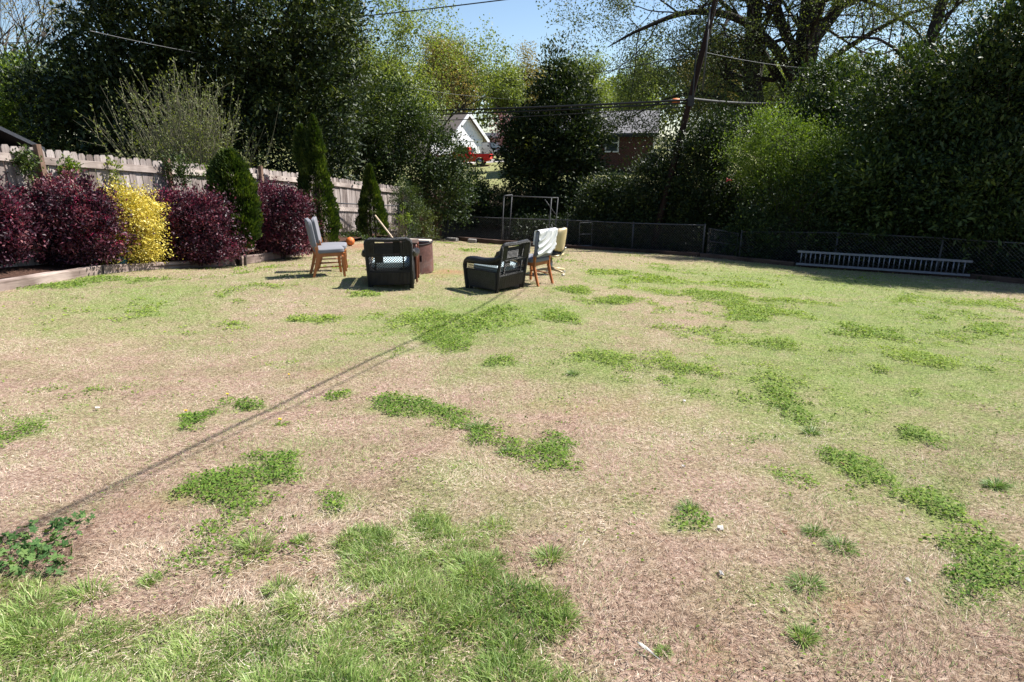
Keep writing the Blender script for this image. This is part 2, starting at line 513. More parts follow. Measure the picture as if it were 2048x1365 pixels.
def wicker_mat():
    m, nt, b = new_mat('black_wicker')
    v = coords(nt, (1, 1, 1))
    w1 = nt.nodes.new('ShaderNodeTexWave'); w1.inputs['Scale'].default_value = 28; w1.bands_direction = 'Z'
    w1.inputs['Distortion'].default_value = .6
    w2 = nt.nodes.new('ShaderNodeTexWave'); w2.inputs['Scale'].default_value = 22; w2.bands_direction = 'Y'
    nt.links.new(v, w1.inputs[0]); nt.links.new(v, w2.inputs[0])
    mul = nt.nodes.new('ShaderNodeMath'); mul.operation = 'MULTIPLY'
    nt.links.new(w1.outputs[1], mul.inputs[0]); nt.links.new(w2.outputs[1], mul.inputs[1])
    nt.links.new(ramp(nt, [(0, (.005, .005, .005)), (.6, (.03, .028, .03))], mul.outputs[0]), b.inputs['Base Color'])  # lighter crests over dark gaps put the weave's sheen into the colour
    b.inputs['Roughness'].default_value = .42
    bump(nt, b, mul.outputs[0], .9, .012)
    return m
M['wicker'] = wicker_mat()
M['strand'] = simple('wicker_strand', (.05, .046, .046), (.018, .017, .018), 9, .36, 0, 0, (1, 1, 1), .5)
def rust_mat():
    m, nt, b = new_mat('rusty_drum')
    v = coords(nt, (1, 1, 1))
    f = noise(nt, 3.2, 7, v, .65, .8)
    f2 = noise(nt, 14, 5, v)
    c = ramp(nt, [(.3, (.085, .032, .024)), (.48, (.125, .055, .045)), (.58, (.15, .092, .085)), (.72, (.20, .07, .035))], f)
    mx = nt.nodes.new('ShaderNodeMix'); mx.data_type = 'RGBA'; mx.blend_type = 'MULTIPLY'; mx.inputs[0].default_value = .7
    nt.links.new(c, mx.inputs[6]); nt.links.new(ramp(nt, [(.3, (.5, .45, .42)), (.7, (1.1, 1.05, 1))], f2), mx.inputs[7])
    nt.links.new(mx.outputs[2], b.inputs['Base Color'])
    b.inputs['Roughness'].default_value = .75
    b.inputs['Metallic'].default_value = .1
    bump(nt, b, f2, .25, .006)
    return m
M['rust'] = rust_mat()
M['soot'] = simple('sooty_steel', (.03, .025, .022), (.015, .012, .012), 8, .9)
def brick_mat():
    m, nt, b = new_mat('shaded_red_brick')
    v = coords(nt, (1, 1, 1))
    sw = nt.nodes.new('ShaderNodeSeparateXYZ'); nt.links.new(v, sw.inputs[0])
    ad = nt.nodes.new('ShaderNodeMath'); ad.operation = 'ADD'
    nt.links.new(sw.outputs[0], ad.inputs[0]); nt.links.new(sw.outputs[1], ad.inputs[1])
    cb = nt.nodes.new('ShaderNodeCombineXYZ'); nt.links.new(ad.outputs[0], cb.inputs[0]); nt.links.new(sw.outputs[2], cb.inputs[1])
    br = nt.nodes.new('ShaderNodeTexBrick')
    br.inputs['Scale'].default_value = 1
    br.inputs['Brick Width'].default_value = .22; br.inputs['Row Height'].default_value = .075
    br.inputs['Mortar Size'].default_value = .008
    br.inputs['Color1'].default_value = (.085, .019, .014, 1); br.inputs['Color2'].default_value = (.055, .014, .011, 1)  # bricks darkened, the wall's shade is in their colour
    br.inputs['Mortar'].default_value = (.12, .09, .08, 1)
    nt.links.new(cb.outputs[0], br.inputs[0])
    nt.links.new(br.outputs[0], b.inputs['Base Color'])
    b.inputs['Roughness'].default_value = .85
    return m
M['brick'] = brick_mat()

# ground: bare clay / thatch / green, mixed by point attributes that say what grows where
def ground_mat():
    m, nt, b = new_mat('ground_soil_and_thatch')
    ag = nt.nodes.new('ShaderNodeAttribute'); ag.attribute_name = 'green'
    al = nt.nodes.new('ShaderNodeAttribute'); al.attribute_name = 'litter'
    ac = nt.nodes.new('ShaderNodeAttribute'); ac.attribute_name = 'clay'
    v = world_pos(nt)
    fine = noise(nt, 38, 6, v, .7)
    mid = noise(nt, 3.5, 6, v, .65)
    big = noise(nt, .55, 4, v)
    straw = ramp(nt, [(.25, (.09, .052, .038)), (.42, (.23, .145, .105)), (.58, (.38, .27, .21)), (.75, (.5, .39, .31))], fine)
    green = ramp(nt, [(.28, (.06, .08, .02)), (.5, (.165, .205, .06)), (.72, (.33, .35, .14))], fine)
    clay = ramp(nt, [(.3, (.20, .10, .06)), (.7, (.36, .19, .115))], mid)
    lit = ramp(nt, [(.3, (.025, .018, .012)), (.55, (.07, .05, .032)), (.75, (.13, .09, .055))], noise(nt, 9, 6, v))
    def mixc(f, a, c):
        x = nt.nodes.new('ShaderNodeMix'); x.data_type = 'RGBA'
        nt.links.new(f, x.inputs[0]); nt.links.new(a, x.inputs[6]); nt.links.new(c, x.inputs[7])
        return x.outputs[2]
    # green tinge breaks up with noise
    ma = nt.nodes.new('ShaderNodeMath'); ma.operation = 'MULTIPLY_ADD'
    nt.links.new(mid, ma.inputs[0]); ma.inputs[1].default_value = 1.6; ma.inputs[2].default_value = -.8
    ad = nt.nodes.new('ShaderNodeMath'); ad.operation = 'ADD'; ad.use_clamp = True
    nt.links.new(ma.outputs[0], ad.inputs[0]); nt.links.new(ag.outputs['Fac'], ad.inputs[1])
    c = mixc(ad.outputs[0], straw, green)
    c = mixc(ac.outputs['Fac'], c, clay)
    c = mixc(al.outputs['Fac'], c, lit)
    nt.links.new(c, b.inputs['Base Color'])
    b.inputs['Roughness'].default_value = .95
    b.inputs['Specular IOR Level'].default_value = .1
    bump(nt, b, fine, .9, .03)
    return m
M['ground'] = ground_mat()
# ------------------------------------------------------------------ yard outline
TL = [at(-150, 588, 10.6), at(0, 570, 12.5), at(400, 537, 17), at(487, 530, 19), at(620, 508, 22.5)]       # front foot of left timbers
BEDX = TL + [at(720, 491, 25.5), at(800, 483, 31), at(890, 479, 36.5)]
BT = [at(913, 480, 37), at(1105, 495, 32.5), at(1400, 514, 27.6), at(1590, 533, 24.6), at(1940, 557, 22), at(2100, 573, 20.3)]
_bx = np.array([(p.x, p.y) for p in BEDX]); _bt = np.array([(p.x, p.y) for p in BT])
def in_lawn(x, y, m=0.0):
    xl = np.interp(y, _bx[:, 1], _bx[:, 0], left=_bx[0, 0] - 1.5)
    yb = np.interp(x, _bt[:, 0], _bt[:, 1], left=_bt[0, 1], right=_bt[-1, 1] - 1)
    yb = np.where(x > _bt[-1, 0], _bt[-1, 1] - (x - _bt[-1, 0]) * .85, yb)
    return (x > xl + m) & (y < yb - m)

class Patch:
    """a patch of plants on the lawn, given by what it covers in the survey photo"""
    def __init__(s, cx, cy, rx, ry, ang=0.0, k=1.0):
        a = R(ang)
        c = hit(cx, cy)
        ax = (hit(cx + rx * math.cos(a), cy + rx * math.sin(a)) - hit(cx - rx * math.cos(a), cy - rx * math.sin(a))) / 2
        by = (hit(cx - ry * math.sin(a), cy + ry * math.cos(a)) - hit(cx + ry * math.sin(a), cy - ry * math.cos(a))) / 2
        s.c = np.array([c.x, c.y]); s.k = k
        m = np.array([[ax.x, by.x], [ax.y, by.y]])
        s.i = np.linalg.inv(m)
        s.r = max(math.hypot(ax.x, ax.y), math.hypot(by.x, by.y))
        s.area = math.pi * abs(np.linalg.det(m))
        s.m = m
    def val(s, x, y, soft=.55):
        q = np.stack([x - s.c[0], y - s.c[1]])
        u = np.tensordot(s.i, q, 1)
        d = np.sqrt((u ** 2).sum(0))
        d = d + (N1(x, y, .35 * max(s.r, .25)) - .5) * .7 + (N2(x, y, .1) - .5) * .35
        return s.k * np.clip((1.05 + .2 * (soft > 1.2) - d) / soft, 0, 1)
def fbm(x, y):
    return .36 * N1(x, y, 1.3) + .28 * N2(x + 5, y, .52) + .2 * N3(x, y + 3, .21) + .16 * N1(x + 9, y, .085)
def rough(patches, x, y):
    """patch cover with ragged, feathered edges and stray satellites"""
    p = field(patches, x, y, 1.35)
    q = np.clip(1.45 * p + 2.2 * np.maximum(p - .42, 0) + 2.7 * (fbm(x, y) - .53) + .10 * field(GREENISH, x, y, .9), 0, 1.4)
    return np.clip((q - .30) / .62, 0, 1)
def field(patches, x, y, soft=.55):
    o = np.zeros(np.shape(x))
    for p in patches:
        o = np.maximum(o, p.val(x, y, soft))
    return o

CLOVER = [Patch(*q) for q in [
    (445, 975, 95, 44, -4), (560, 935, 100, 42, -6), (1100, 905, 45, 32, 0, .7), (1380, 1048, 60, 36), (1720, 935, 110, 30, 24), (1860, 1005, 120, 26, 22, .85),
    (1960, 1140, 165, 85, 20), (665, 1005, 35, 28, 0, .6), (385, 848, 48, 18, -22, .9), (502, 815, 42, 13, 0, .8), (820, 815, 105, 32, 10), (690, 790, 70, 22, -8, .7),
    (900, 690, 62, 24, 5), (990, 722, 45, 14), (880, 642, 120, 22, 0, .9), (1000, 628, 80, 18, 0, .8), (640, 638, 85, 12, 0, .9), (1130, 636, 45, 13, 8), (1500, 622, 110, 22, 4, .95), (1470, 598, 130, 13, 4, .9),
    (1680, 668, 70, 9, 8, .9), (1740, 664, 95, 13, 10), (1555, 685, 60, 18, 8), (1870, 632, 140, 32, 8, .55), (1980, 655, 100, 24, 8, .6), (1500, 572, 90, 11, 3, .8), (1300, 560, 70, 9, 3, .8),
    (1200, 545, 70, 8, 3, .7), (1130, 580, 50, 10, 0, .8), (1240, 601, 45, 9, 0, .8), (1360, 735, 75, 16, 14, .6), (1200, 712, 52, 14, 10, .6), (1560, 790, 90, 12, 24, .55), (1600, 830, 45, 14, 22, .8),
    (1840, 872, 65, 17, 22), (1830, 785, 28, 10, 10, .8), (740, 591, 48, 8, 0, .9), (480, 605, 32, 6, 0, .7), (110, 572, 75, 7, -4, .7), (200, 560, 60, 6, -4, .5), (1690, 705, 40, 10, 8, .6), (1760, 740, 35, 12, 14, .6),
    (860, 625, 60, 10, 0, .6), (1860, 720, 120, 18, 12, .5), (1320, 655, 40, 8, 0, .4), (460, 690, 80, 9, 0, .35), (230, 640, 60, 8, 0, .4), (1960, 610, 80, 10, 6, .6), (1790, 600, 120, 10, 6, .5), (960, 880, 25, 14, 0, .5),
    (1640, 1060, 60, 16, 20, .3), (1240, 1170, 60, 25, 0, .4), (1620, 1270, 60, 30, 20, .4), (1010, 970, 110, 40, 0, .28), (1150, 985, 90, 50, 0, .25), (420, 1055, 40, 14, 0, .3), (905, 985, 90, 30, 0, .22)]]
FESCUE = [Patch(*q) for q in [
    (40, 1260, 150, 90, 8), (260, 1310, 250, 85, 0), (520, 1300, 190, 95, 0), (440, 1240, 130, 26, 4, .7), (600, 1225, 60, 30), (760, 1310, 170, 110), (930, 1205, 190, 105, 18), (760, 1140, 110, 62), (725, 1085, 68, 34),
    (860, 1050, 68, 32, 10), (985, 1062, 42, 30, 0, .8), (1085, 1235, 70, 58), (990, 1325, 165, 75, 16), (830, 1190, 120, 60), (60, 1195, 90, 26, 10), (940, 1095, 60, 24, 0, .6), (100, 1370, 300, 60), (700, 1390, 500, 60)]]
GREENISH = [Patch(*q) for q in [
    (1000, 640, 420, 80, 0, .72), (1750, 640, 420, 110, 6, .85), (1500, 800, 420, 90, 12, .55), (1150, 740, 300, 70, 5, .6), (300, 600, 330, 60, 0, .5), (260, 660, 330, 45, 0, .35), (850, 545, 260, 30, 0, .3), (1500, 560, 420, 45, 4, .65), (430, 700, 150, 20, 0, .3),
    (900, 990, 330, 110, 0, .42), (1750, 1000, 330, 140, 18, .35), (1650, 1200, 350, 110, 10, .3), (250, 830, 240, 60, 0, .22), (1250, 1030, 200, 90, 0, .25), (700, 900, 200, 40, 0, .15)]]
CLAY = [Patch(*q) for q in [(560, 1140, 130, 60, 0, .3), (1740, 1225, 75, 38, 14, .85), (1430, 1330, 70, 40, 0, .7), (120, 1160, 30, 12, 0, .9), (900, 545, 60, 8, 0, .7), (730, 492, 60, 8, 0, .9), (560, 505, 70, 6, 0, .6), (660, 745, 60, 12, -15, .35), (1190, 820, 160, 30, 0, .22), (320, 1010, 200, 30, -15, .25)]]

# ------------------------------------------------------------------ ground sheet
def axis(lo, hi, fine_lo, fine_hi, step, far):
    a = list(np.arange(fine_lo, fine_hi + 1e-6, step))
    s = step; v = fine_hi
    while v < hi:
        s = min(s * 1.25, far); v += s; a.append(v)
    s = step; v = fine_lo
    while v > lo:
        s = min(s * 1.25, far); v -= s; a.insert(0, v)
    return np.array(a)
gx = axis(-1500, 1500, -11, 16, .16, 160); gy = axis(-400, 1800, .8, 30, .16, 160)
XX, YY = np.meshgrid(gx, gy, indexing='ij')
ZZ = gz(XX, YY)
nearm = (YY < 14) & (np.abs(XX) < 16)
ZZ = ZZ + np.where(nearm, (N1(XX, YY, .7) - .5) * .03 + (N2(XX, YY, .3) - .5) * .012, 0)
me = bpy.data.meshes.new('ground')
nx, ny = len(gx), len(gy)
Vg = np.stack([XX, YY, ZZ], -1).reshape(-1, 3)
ii, jj = np.meshgrid(np.arange(nx - 1), np.arange(ny - 1), indexing='ij')
q0 = (ii * ny + jj).ravel()
Q = np.stack([q0, q0 + ny, q0 + ny + 1, q0 + 1], 1)
me.vertices.add(len(Vg)); me.vertices.foreach_set('co', Vg.astype(np.float32).ravel())
me.loops.add(len(Q) * 4); me.loops.foreach_set('vertex_index', Q.astype(np.int32).ravel())
me.polygons.add(len(Q)); me.polygons.foreach_set('loop_start', np.arange(0, len(Q) * 4, 4, dtype=np.int32))
fx, fy_ = XX.ravel(), YY.ravel()
lawn = in_lawn(fx, fy_)
far_lawn = (fy_ > 40) & (fy_ < 75)
gr = np.where(lawn, np.clip(.034 * (fy_ - 1), 0, .36) + 1.1 * field(GREENISH, fx, fy_, .9) + .8 * rough(CLOVER, fx, fy_) + .9 * field(FESCUE, fx, fy_), .75)
lit = np.where(lawn, 0.0, 1.0)
lit = np.where(fy_ < 1.0, 0, lit)
lit = np.where(fy_ > 36, np.clip(1 - (fy_ - 36) / 6 + (N1(fx, fy_, 6) - .5) * .8, 0, 1), lit)
for nm, val in (('green', np.clip(gr, 0, 1)), ('litter', lit), ('clay', np.where(lawn, field(CLAY, fx, fy_, .9), 0))):
    a = me.attributes.new(nm, 'FLOAT', 'POINT'); a.data.foreach_set('value', val.astype(np.float32))
me.materials.append(M['ground'])
me.update(calc_edges=True); me.shade_smooth()
ground = link('ground', me); ground['kind'] = 'structure'

# ------------------------------------------------------------------ lawn blades
def scatter(rng, y0, y1, dens, wfac=.9, wadd=.8):
    hw = wfac * y1 + wadd
    n = int(2 * hw * (y1 - y0) * dens)
    x = rng.uniform(-hw, hw, n); y = rng.uniform(y0, y1, n)
    k = (np.abs(x) < wfac * y + wadd) & in_lawn(x, y, .02)
    return x[k], y[k]
def zat(x, y):
    z = gz(x, y)
    return z + np.where((y < 14), (N1(x, y, .7) - .5) * .03 + (N2(x, y, .3) - .5) * .012, 0)
def blades_flat(rng, x, y, ln, wd, el, tone):
    n = len(x)
    P = np.stack([x, y, zat(x, y) - .003], 1)
    az = 9 * N2(x, y, .3) + rng.normal(0, 1.0, n)
    D = np.stack([np.cos(az) * np.cos(el), np.sin(az) * np.cos(el), np.sin(el)], 1)
    S = np.stack([-np.sin(az), np.cos(az), rng.normal(0, .5, n)], 1); S = unit(S)
    h = rng.uniform(0, .02, n)
    P[:, 2] += h
    V = np.stack([P - S * wd[:, None] / 2, P + S * wd[:, None] / 2, P + D * ln[:, None]], 1).reshape(-1, 3)
    T = np.arange(3 * n).reshape(-1, 3)
    return V, T, np.repeat(tone, 3)
rng = np.random.default_rng(11)
Vs, Ts, As = [], [], []; off = 0
for (y0, y1, dens, sc) in ((1.1, 2.6, 15000, 1.0), (2.6, 4.2, 9000, 1.0), (4.2, 7, 4200, 1.2), (7, 11, 1900, 1.5), (11, 16, 750, 2.1), (16, 29, 230, 3.0)):
    x, y = scatter(rng, y0, y1, dens)
    g = field(GREENISH, x, y, .9) * 1.0 + field(CLOVER, x, y, 1.9) * .75 + np.clip(.0 + .048 * y, .06, .46) + (N3(x, y, .8) - .5) * .5 + (N2(x, y, .22) - .5) * .5
    n = len(x)
    isg = rng.random(n) < np.clip(g, 0.02, .9)
    clay = field(CLAY, x, y, .9)
    keep = (rng.random(n) > clay * .75) & (rng.random(n) < .35 + 1.1 * fbm(x + 3, y + 7))
    region = N1(x, y, 1.1) * .5 + N3(x, y, .35) * .5
    tone = np.where(isg, rng.uniform(.6, .97, n), np.clip(.02 + region * .5 + rng.normal(0, .14, n), 0, .55))
    el = np.where(isg, rng.uniform(.25, 1.1, n), np.abs(rng.normal(.12, .28, n)))
    ln = rng.uniform(.014, .046, n) * (.7 + .7 * N3(x, y, .5)) * (sc ** .6); wd = rng.uniform(.0016, .0034, n) * sc
    ln = np.where(isg, ln * .75, ln)
    V, T, A = blades_flat(rng, x[keep], y[keep], ln[keep], wd[keep], el[keep], tone[keep])
    Vs.append(V); Ts.append(T + off); As.append(A); off += len(V)
tri_mesh('dry_lawn_grass', np.concatenate(Vs), np.concatenate(Ts), np.concatenate(As), M['lawn_blade'], None, 'stuff')

# clover and low weeds
Vs, Ts, As = [], [], []; off = 0
for (y0, y1, dens, sz) in ((1.1, 2.6, 12000, .013), (2.6, 4.5, 9000, .015), (4.5, 7.5, 5200, .019), (7.5, 12, 2600, .026), (12, 27, 900, .040)):
    x, y = scatter(rng, y0, y1, dens)
    f = rough(CLOVER, x, y)
    base = .05 * (N2(x, y, .5) > .55) * (field(GREENISH, x, y, .9) + .15)
    k = rng.random(len(x)) < np.maximum(np.clip(f * 1.1, 0, 1) * (.45 + .75 * N2(x, y, .12)), base)
    x, y, f = x[k], y[k], f[k]
    n = len(x)
    P = np.stack([x, y, zat(x, y) + rng.uniform(.006, .012 + .035 * f)], 1)
    az = rng.uniform(0, 2 * np.pi, n)
    D = np.stack([np.cos(az), np.sin(az), rng.normal(.1, .35, n)], 1)
    Nn = unit(np.stack([rng.normal(0, .4, n), rng.normal(0, .4, n), np.ones(n)], 1))
    L = sz * rng.uniform(.7, 1.5, n)
    tone = np.clip(.28 + .35 * N3(x, y, 1.6) + rng.normal(0, .2, n) + .12 * (x > 2) + .14 * (y > 6) - .16 * (y < 5) + .22 * (1 - f), 0, 1)
    V, T, A = leaf_arrays(P, D, Nn, L, L * .85, tone, .1)
    Vs.append(V); Ts.append(T + off); As.append(A); off += len(V)
tri_mesh('clover', np.concatenate(Vs), np.concatenate(Ts), np.concatenate(As), M['clover'], None, 'stuff')

def bent(P, D0, L, W, bend, rng, tone):
    """two-segment grass blades (3 triangles)"""
    n = len(P)
    S = unit(np.cross(D0, rng.normal(size=(n, 3)) * .3 + np.array([0, 0, 1.])))
    hz = D0.copy(); hz[:, 2] = 0; hz = unit(hz)
    mid = P + D0 * (L * .55)[:, None]
    D1 = unit(D0 + hz * bend[:, None] - np.array([0, 0, 1.]) * (bend * .7)[:, None])
    tip = mid + D1 * (L * .5)[:, None]
    w = W[:, None] / 2
    V = np.stack([P - S * w, P + S * w, mid - S * w * .8, mid + S * w * .8, tip], 1).reshape(-1, 3)
    b = np.arange(n)[:, None] * 5
    T = np.stack([np.c_[b, b + 1, b + 3], np.c_[b, b + 3, b + 2], np.c_[b + 2, b + 3, b + 4]], 1).reshape(-1, 3)
    return V, T, np.repeat(tone, 5)
x, y = scatter(rng, 1.05, 3.6, 32000)
f = field(FESCUE, x, y, .5)
cl = N1(x, y, .16) * .6 + N3(x, y, .07) * .4
k = rng.random(len(x)) < f * np.clip(cl * 2.0 - .25, 0.05, 1)
x, y, f, cl = x[k], y[k], f[k], cl[k]
n = len(x)
P = np.stack([x, y, zat(x, y)], 1)
# blades lean away from the heart of their clump
ga = N1(x + .02, y, .16) - N1(x - .02, y, .16); gb = N1(x, y + .02, .16) - N1(x, y - .02, .16)
lean = np.stack([-ga, -gb, np.zeros(n)], 1) * 3.2 + rng.normal(0, .42, (n, 3)) * np.array([1, 1, .2]) + np.array([.12, 0, .85])
D0 = unit(lean)
L = rng.uniform(.03, .085, n) * (.5 + .75 * cl) * (.55 + .45 * f); W = .0013 + .0042 * rng.random(n) ** 2
tone = np.clip(.2 + .5 * N2(x, y, .3) + rng.normal(0, .2, n), 0, .95)
tone = np.where(rng.random(n) < .05, 1, tone)
V, T, A = bent(P, D0, L, W, rng.uniform(.1, 1.0, n), rng, tone)
tri_mesh('tall_green_grass', V, T, A, M['fescue'], None, 'stuff')

# ------------------------------------------------------------------ single tufts, one thing each
TUFTS = [
    (560, 1178, 40, 0, 'round bright green grass tuft alone on brown thatch left of the big grass patch'),
    (298, 1163, 26, 0, 'small grass tuft between the broad-leaved weeds and the round tuft'),
    (512, 1095, 46, 0, 'flat wide grass tuft on brown thatch below the left clover patch'),
    (606, 1082, 24, 0, 'little leafy tuft just right of the flat wide tuft'),
    (180, 1192, 55, 0, 'coarse grass tuft at the lower edge of the broad-leaved weeds'),
    (1100, 1122, 42, 0, 'dense dark green tuft at the upper right of the big grass patch'),
    (988, 1126, 30, 0, 'round tuft in a thatch gap of the big grass patch'),
    (1612, 1174, 36, 1, 'spiky blue-grey grass rosette on pale clay at the lower right'),
    (1680, 1100, 32, 1, 'dark spiky tuft right of a smaller one on the right-hand lawn'),
    (1628, 1072, 24, 1, 'smaller dark tuft touching the upper left of a dark spiky tuft'),
    (1622, 866, 20, 1, 'lone dark tuft beside the thin clover strip in the right middle lawn'),
    (1606, 1278, 36, 0, 'loose green tuft near the bottom edge on the right'),
    (1326, 1308, 20, 0, 'small tuft beside the white feather'),
    (1992, 976, 24, 1, 'dark tuft near the right edge beyond the clover strip'),
    (478, 1206, 15, 0, 'tiny tuft just above the foreground grass on the left'),
    (1380, 1022, 26, 1, 'grey-green tuft at the top of the small clover patch'),
    (1018, 908, 22, 1, 'dark small tuft left of the sparse centre clover'),
    (958, 862, 26, 1, 'dark spreading tuft right below the long centre clover patch'),
    (1146, 752, 14, 1, 'tiny blue-green tuft in the middle of the lawn'),
    (1128, 1250, 42, 0, 'yellow-green tuft at the right end of the big grass patch'),
]
for i, (px, py, r, kind, lab) in enumerate(TUFTS):
    c = hit(px, py)
    rr = np.random.default_rng(200 + i)
    e = (at(px + r, py, c.y / SCL) - at(px - r, py, c.y / SCL)).length / 2
    n = int((200 if kind == 0 else 170) * (1 if r > 22 else .6))
    q = np.sqrt(rr.random(n)) * e * .55; az = rr.uniform(0, 2 * np.pi, n)
    P = np.stack([q * np.cos(az) * 1.1, q * np.sin(az) * .8, np.zeros(n)], 1)
    lx, ly = P[:, 0] + c.x, P[:, 1] + c.y
    P[:, 2] = zat(lx, ly) - c.z
    out = (q / (e * .55))
    el = np.clip(rr.normal(1.25, .22, n) - out * (.6 if kind == 0 else .95), .12, 1.5)
    D0 = np.stack([np.cos(az) * np.cos(el), np.sin(az) * np.cos(el), np.sin(el)], 1)
    L = rr.uniform(.5, 1.0, n) * np.clip(e * (.9 if kind == 0 else 1.15), .03, .13)
    W = rr.uniform(.002, .004, n) * (1 if c.y < 3 else 1.6)
    tone = np.clip(rr.normal(.45 if kind == 0 else .12, .2, n), 0, 1)
    V, T, A = bent(P, D0, L, W, rr.uniform(.1, .9, n), rr, tone)
    o = tri_mesh('grass_tuft', V, T, A, M['fescue'])
    o.location = c
    tag(o, lab, 'grass tuft', 'single grass tufts on the lawn')

# broad-leaved weed: every leaf a piece of its own
wp = empty('broadleaf_weed', hit(95, 1105), 0, 'dark green spreading weed with broad lobed leaves at the left edge', 'weed')
def lobed(seed):
    rr = np.random.default_rng(seed)
    m = MB(); n = 18; vs = [(0, 0, .0)]
    for k in range(n):
        a = -math.pi * .88 + 2 * math.pi * .88 * k / (n - 1)
        r = .8 + .24 * math.cos(a * 5) * (1 if abs(a) < 2.6 else .5) + rr.uniform(-.06, .06)
        vs.append((r * math.cos(a) + .25, r * math.sin(a), .12 * r * r * (.5 + .5 * math.cos(a * 5)) - .1 * abs(math.sin(a))))
    m.add(vs, [(0, k, k + 1) for k in range(1, n)])
    me = m.mesh('leaf', M['weed'])
    t = me.attributes.new('tone', 'FLOAT', 'POINT'); t.data.foreach_set('value', np.full(n + 1, rr.uniform(.0, 1.0), np.float32))
    return me
LM = [lobed(i) for i in range(7)]
rr = np.random.default_rng(5)
cnt = 0
WEED = [Patch(70, 1115, 75, 48, -6), Patch(150, 1065, 70, 24, -22), Patch(20, 1120, 60, 45, 0)]
while cnt < 230:
    px, py = rr.uniform(-60, 215), rr.uniform(1035, 1170)
    c = hit(px, py)
    if field(WEED, np.array([c.x]), np.array([c.y]), .3)[0] < .3: continue
    o = link('leaf', LM[cnt % 7], None, wp)
    o.location = c - wp.location + Vector((0, 0, rr.uniform(.015, .07)))
    s = rr.uniform(.013, .027)
    o.scale = (s, s, s)
    o.rotation_euler = (rr.normal(.0, .5), rr.normal(-.1, .5), rr.uniform(0, 6.28))
    cnt += 1
# ------------------------------------------------------------------ flower bed + timbers
FEN = [(-150, 268, 12.9), (68, 295, 15.0), (328, 321, 18.6), (513, 336, 22.5), (605, 346, 25.5), (740, 365, 31), (868, 382, 38)]
FT = [at(*q) for q in FEN]                                     # picket tops
bm_ = MB()
bpts = TL + [at(720, 491, 25.5), at(800, 483, 31)]
for a, b in zip(range(len(bpts) - 1), range(1, len(bpts))):
    pass
ys = np.linspace(bpts[0].y + .05, bpts[-1].y, 60)
xl = np.interp(ys, [p.y for p in bpts], [p.x for p in bpts]); xr = np.interp(ys, [p.y for p in FT], [p.x for p in FT])
vs = []
for y, a, b in zip(ys, xl, xr):
    for t in (0.06, .3, .6, 1.15):
        x = a + (b - a) * t
        vs.append((x, y, g1(x, y) + .07 + .03 * (N2(np.array([x]), np.array([y]), .4)[0])))
fs = [(i * 4 + k, i * 4 + k + 1, i * 4 + k + 5, i * 4 + k + 4) for i in range(59) for k in range(3)]
o = MB().add(vs, fs).build('flower_bed', M['mulch'], None, True); o['kind'] = 'structure'

def timber(a, b, w, h, mat, label, seed, grp):
    a = a.copy(); b = b.copy()
    rr = random.Random(seed)
    d = (b - a); L = d.length
    m = MB()
    n = max(6, int(L / .3)); sec = 8
    ang = [math.pi / 4 + 2 * math.pi * k / sec for k in range(sec)]
    prof = [(-.5, 0.06), (-.44, 0), (.44, 0), (.5, .06), (.5, .9), (.42, 1), (-.42, 1), (-.5, .9)]
    rows = []
    for i in range(n + 1):
        x = L * i / n
        rows += [(x, (p[0] + rr.uniform(-.02, .02)) * w, (p[1] + (rr.uniform(-.05, .03) if p[1] > .5 else 0)) * h) for p in prof]
    fs = []
    for i in range(n):
        for k in range(sec):
            k2 = (k + 1) % sec
            fs.append((i * sec + k, i * sec + k2, (i + 1) * sec + k2, (i + 1) * sec + k))
    fs.append(tuple(range(sec - 1, -1, -1))); fs.append(tuple(n * sec + k for k in range(sec)))
    o = m.add(rows, fs).build('landscape_timber', mat)
    side = d.cross(Vector((0, 0, 1))).normalized()
    o.location = a - side * 0
    o.rotation_euler = Matrix((d.normalized(), -side, (-side).cross(d.normalized()) * -1 if False else d.normalized().cross(-side))).transposed().to_euler()
    tag(o, label, 'timber', grp)
    return o
def along(pts, y):
    return Vector((np.interp(y, [p.y for p in pts], [p.x for p in pts]), y, 0))
def gl(p, dz=-.03):
    p = p.copy(); p.z = g1(p.x, p.y) + dz; return p
e0 = gl(TL[0]); e1 = gl(along(TL, 11.05)); e2 = gl(along(TL, 14.0)); e3 = gl(TL[4])
def off(p, q, w):   # shift to the bed side by half a width
    s = (q - p).cross(Vector((0, 0, 1))).normalized()
    return p - s * w / 2, q - s * w / 2
for a, b, w, lab, sd in ((e0, e1, .17, 'long cracked grey landscape timber in front of the yellow shrub', 1), (e1 + (e2 - e1) * .012, e2, .17, 'grey landscape timber in front of the rounded arborvitae', 2),
                         (e2 + (e3 - e2) * .015, e3, .16, 'pale weathered landscape timber end nearest the grey chairs', 3)):
    a2, b2 = off(a, b, w)
    timber(a2, b2, w, .19, M['timber'], lab, sd, 'weathered timbers edging the flower bed')
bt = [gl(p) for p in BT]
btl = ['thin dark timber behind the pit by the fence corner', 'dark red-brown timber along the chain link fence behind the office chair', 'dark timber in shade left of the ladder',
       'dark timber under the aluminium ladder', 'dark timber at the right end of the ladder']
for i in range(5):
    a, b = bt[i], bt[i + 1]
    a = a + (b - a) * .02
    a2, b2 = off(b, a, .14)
    timber(b2, a2, .14, .17, M['dark_timber'], btl[i], 20 + i, 'dark timbers along the back fence')

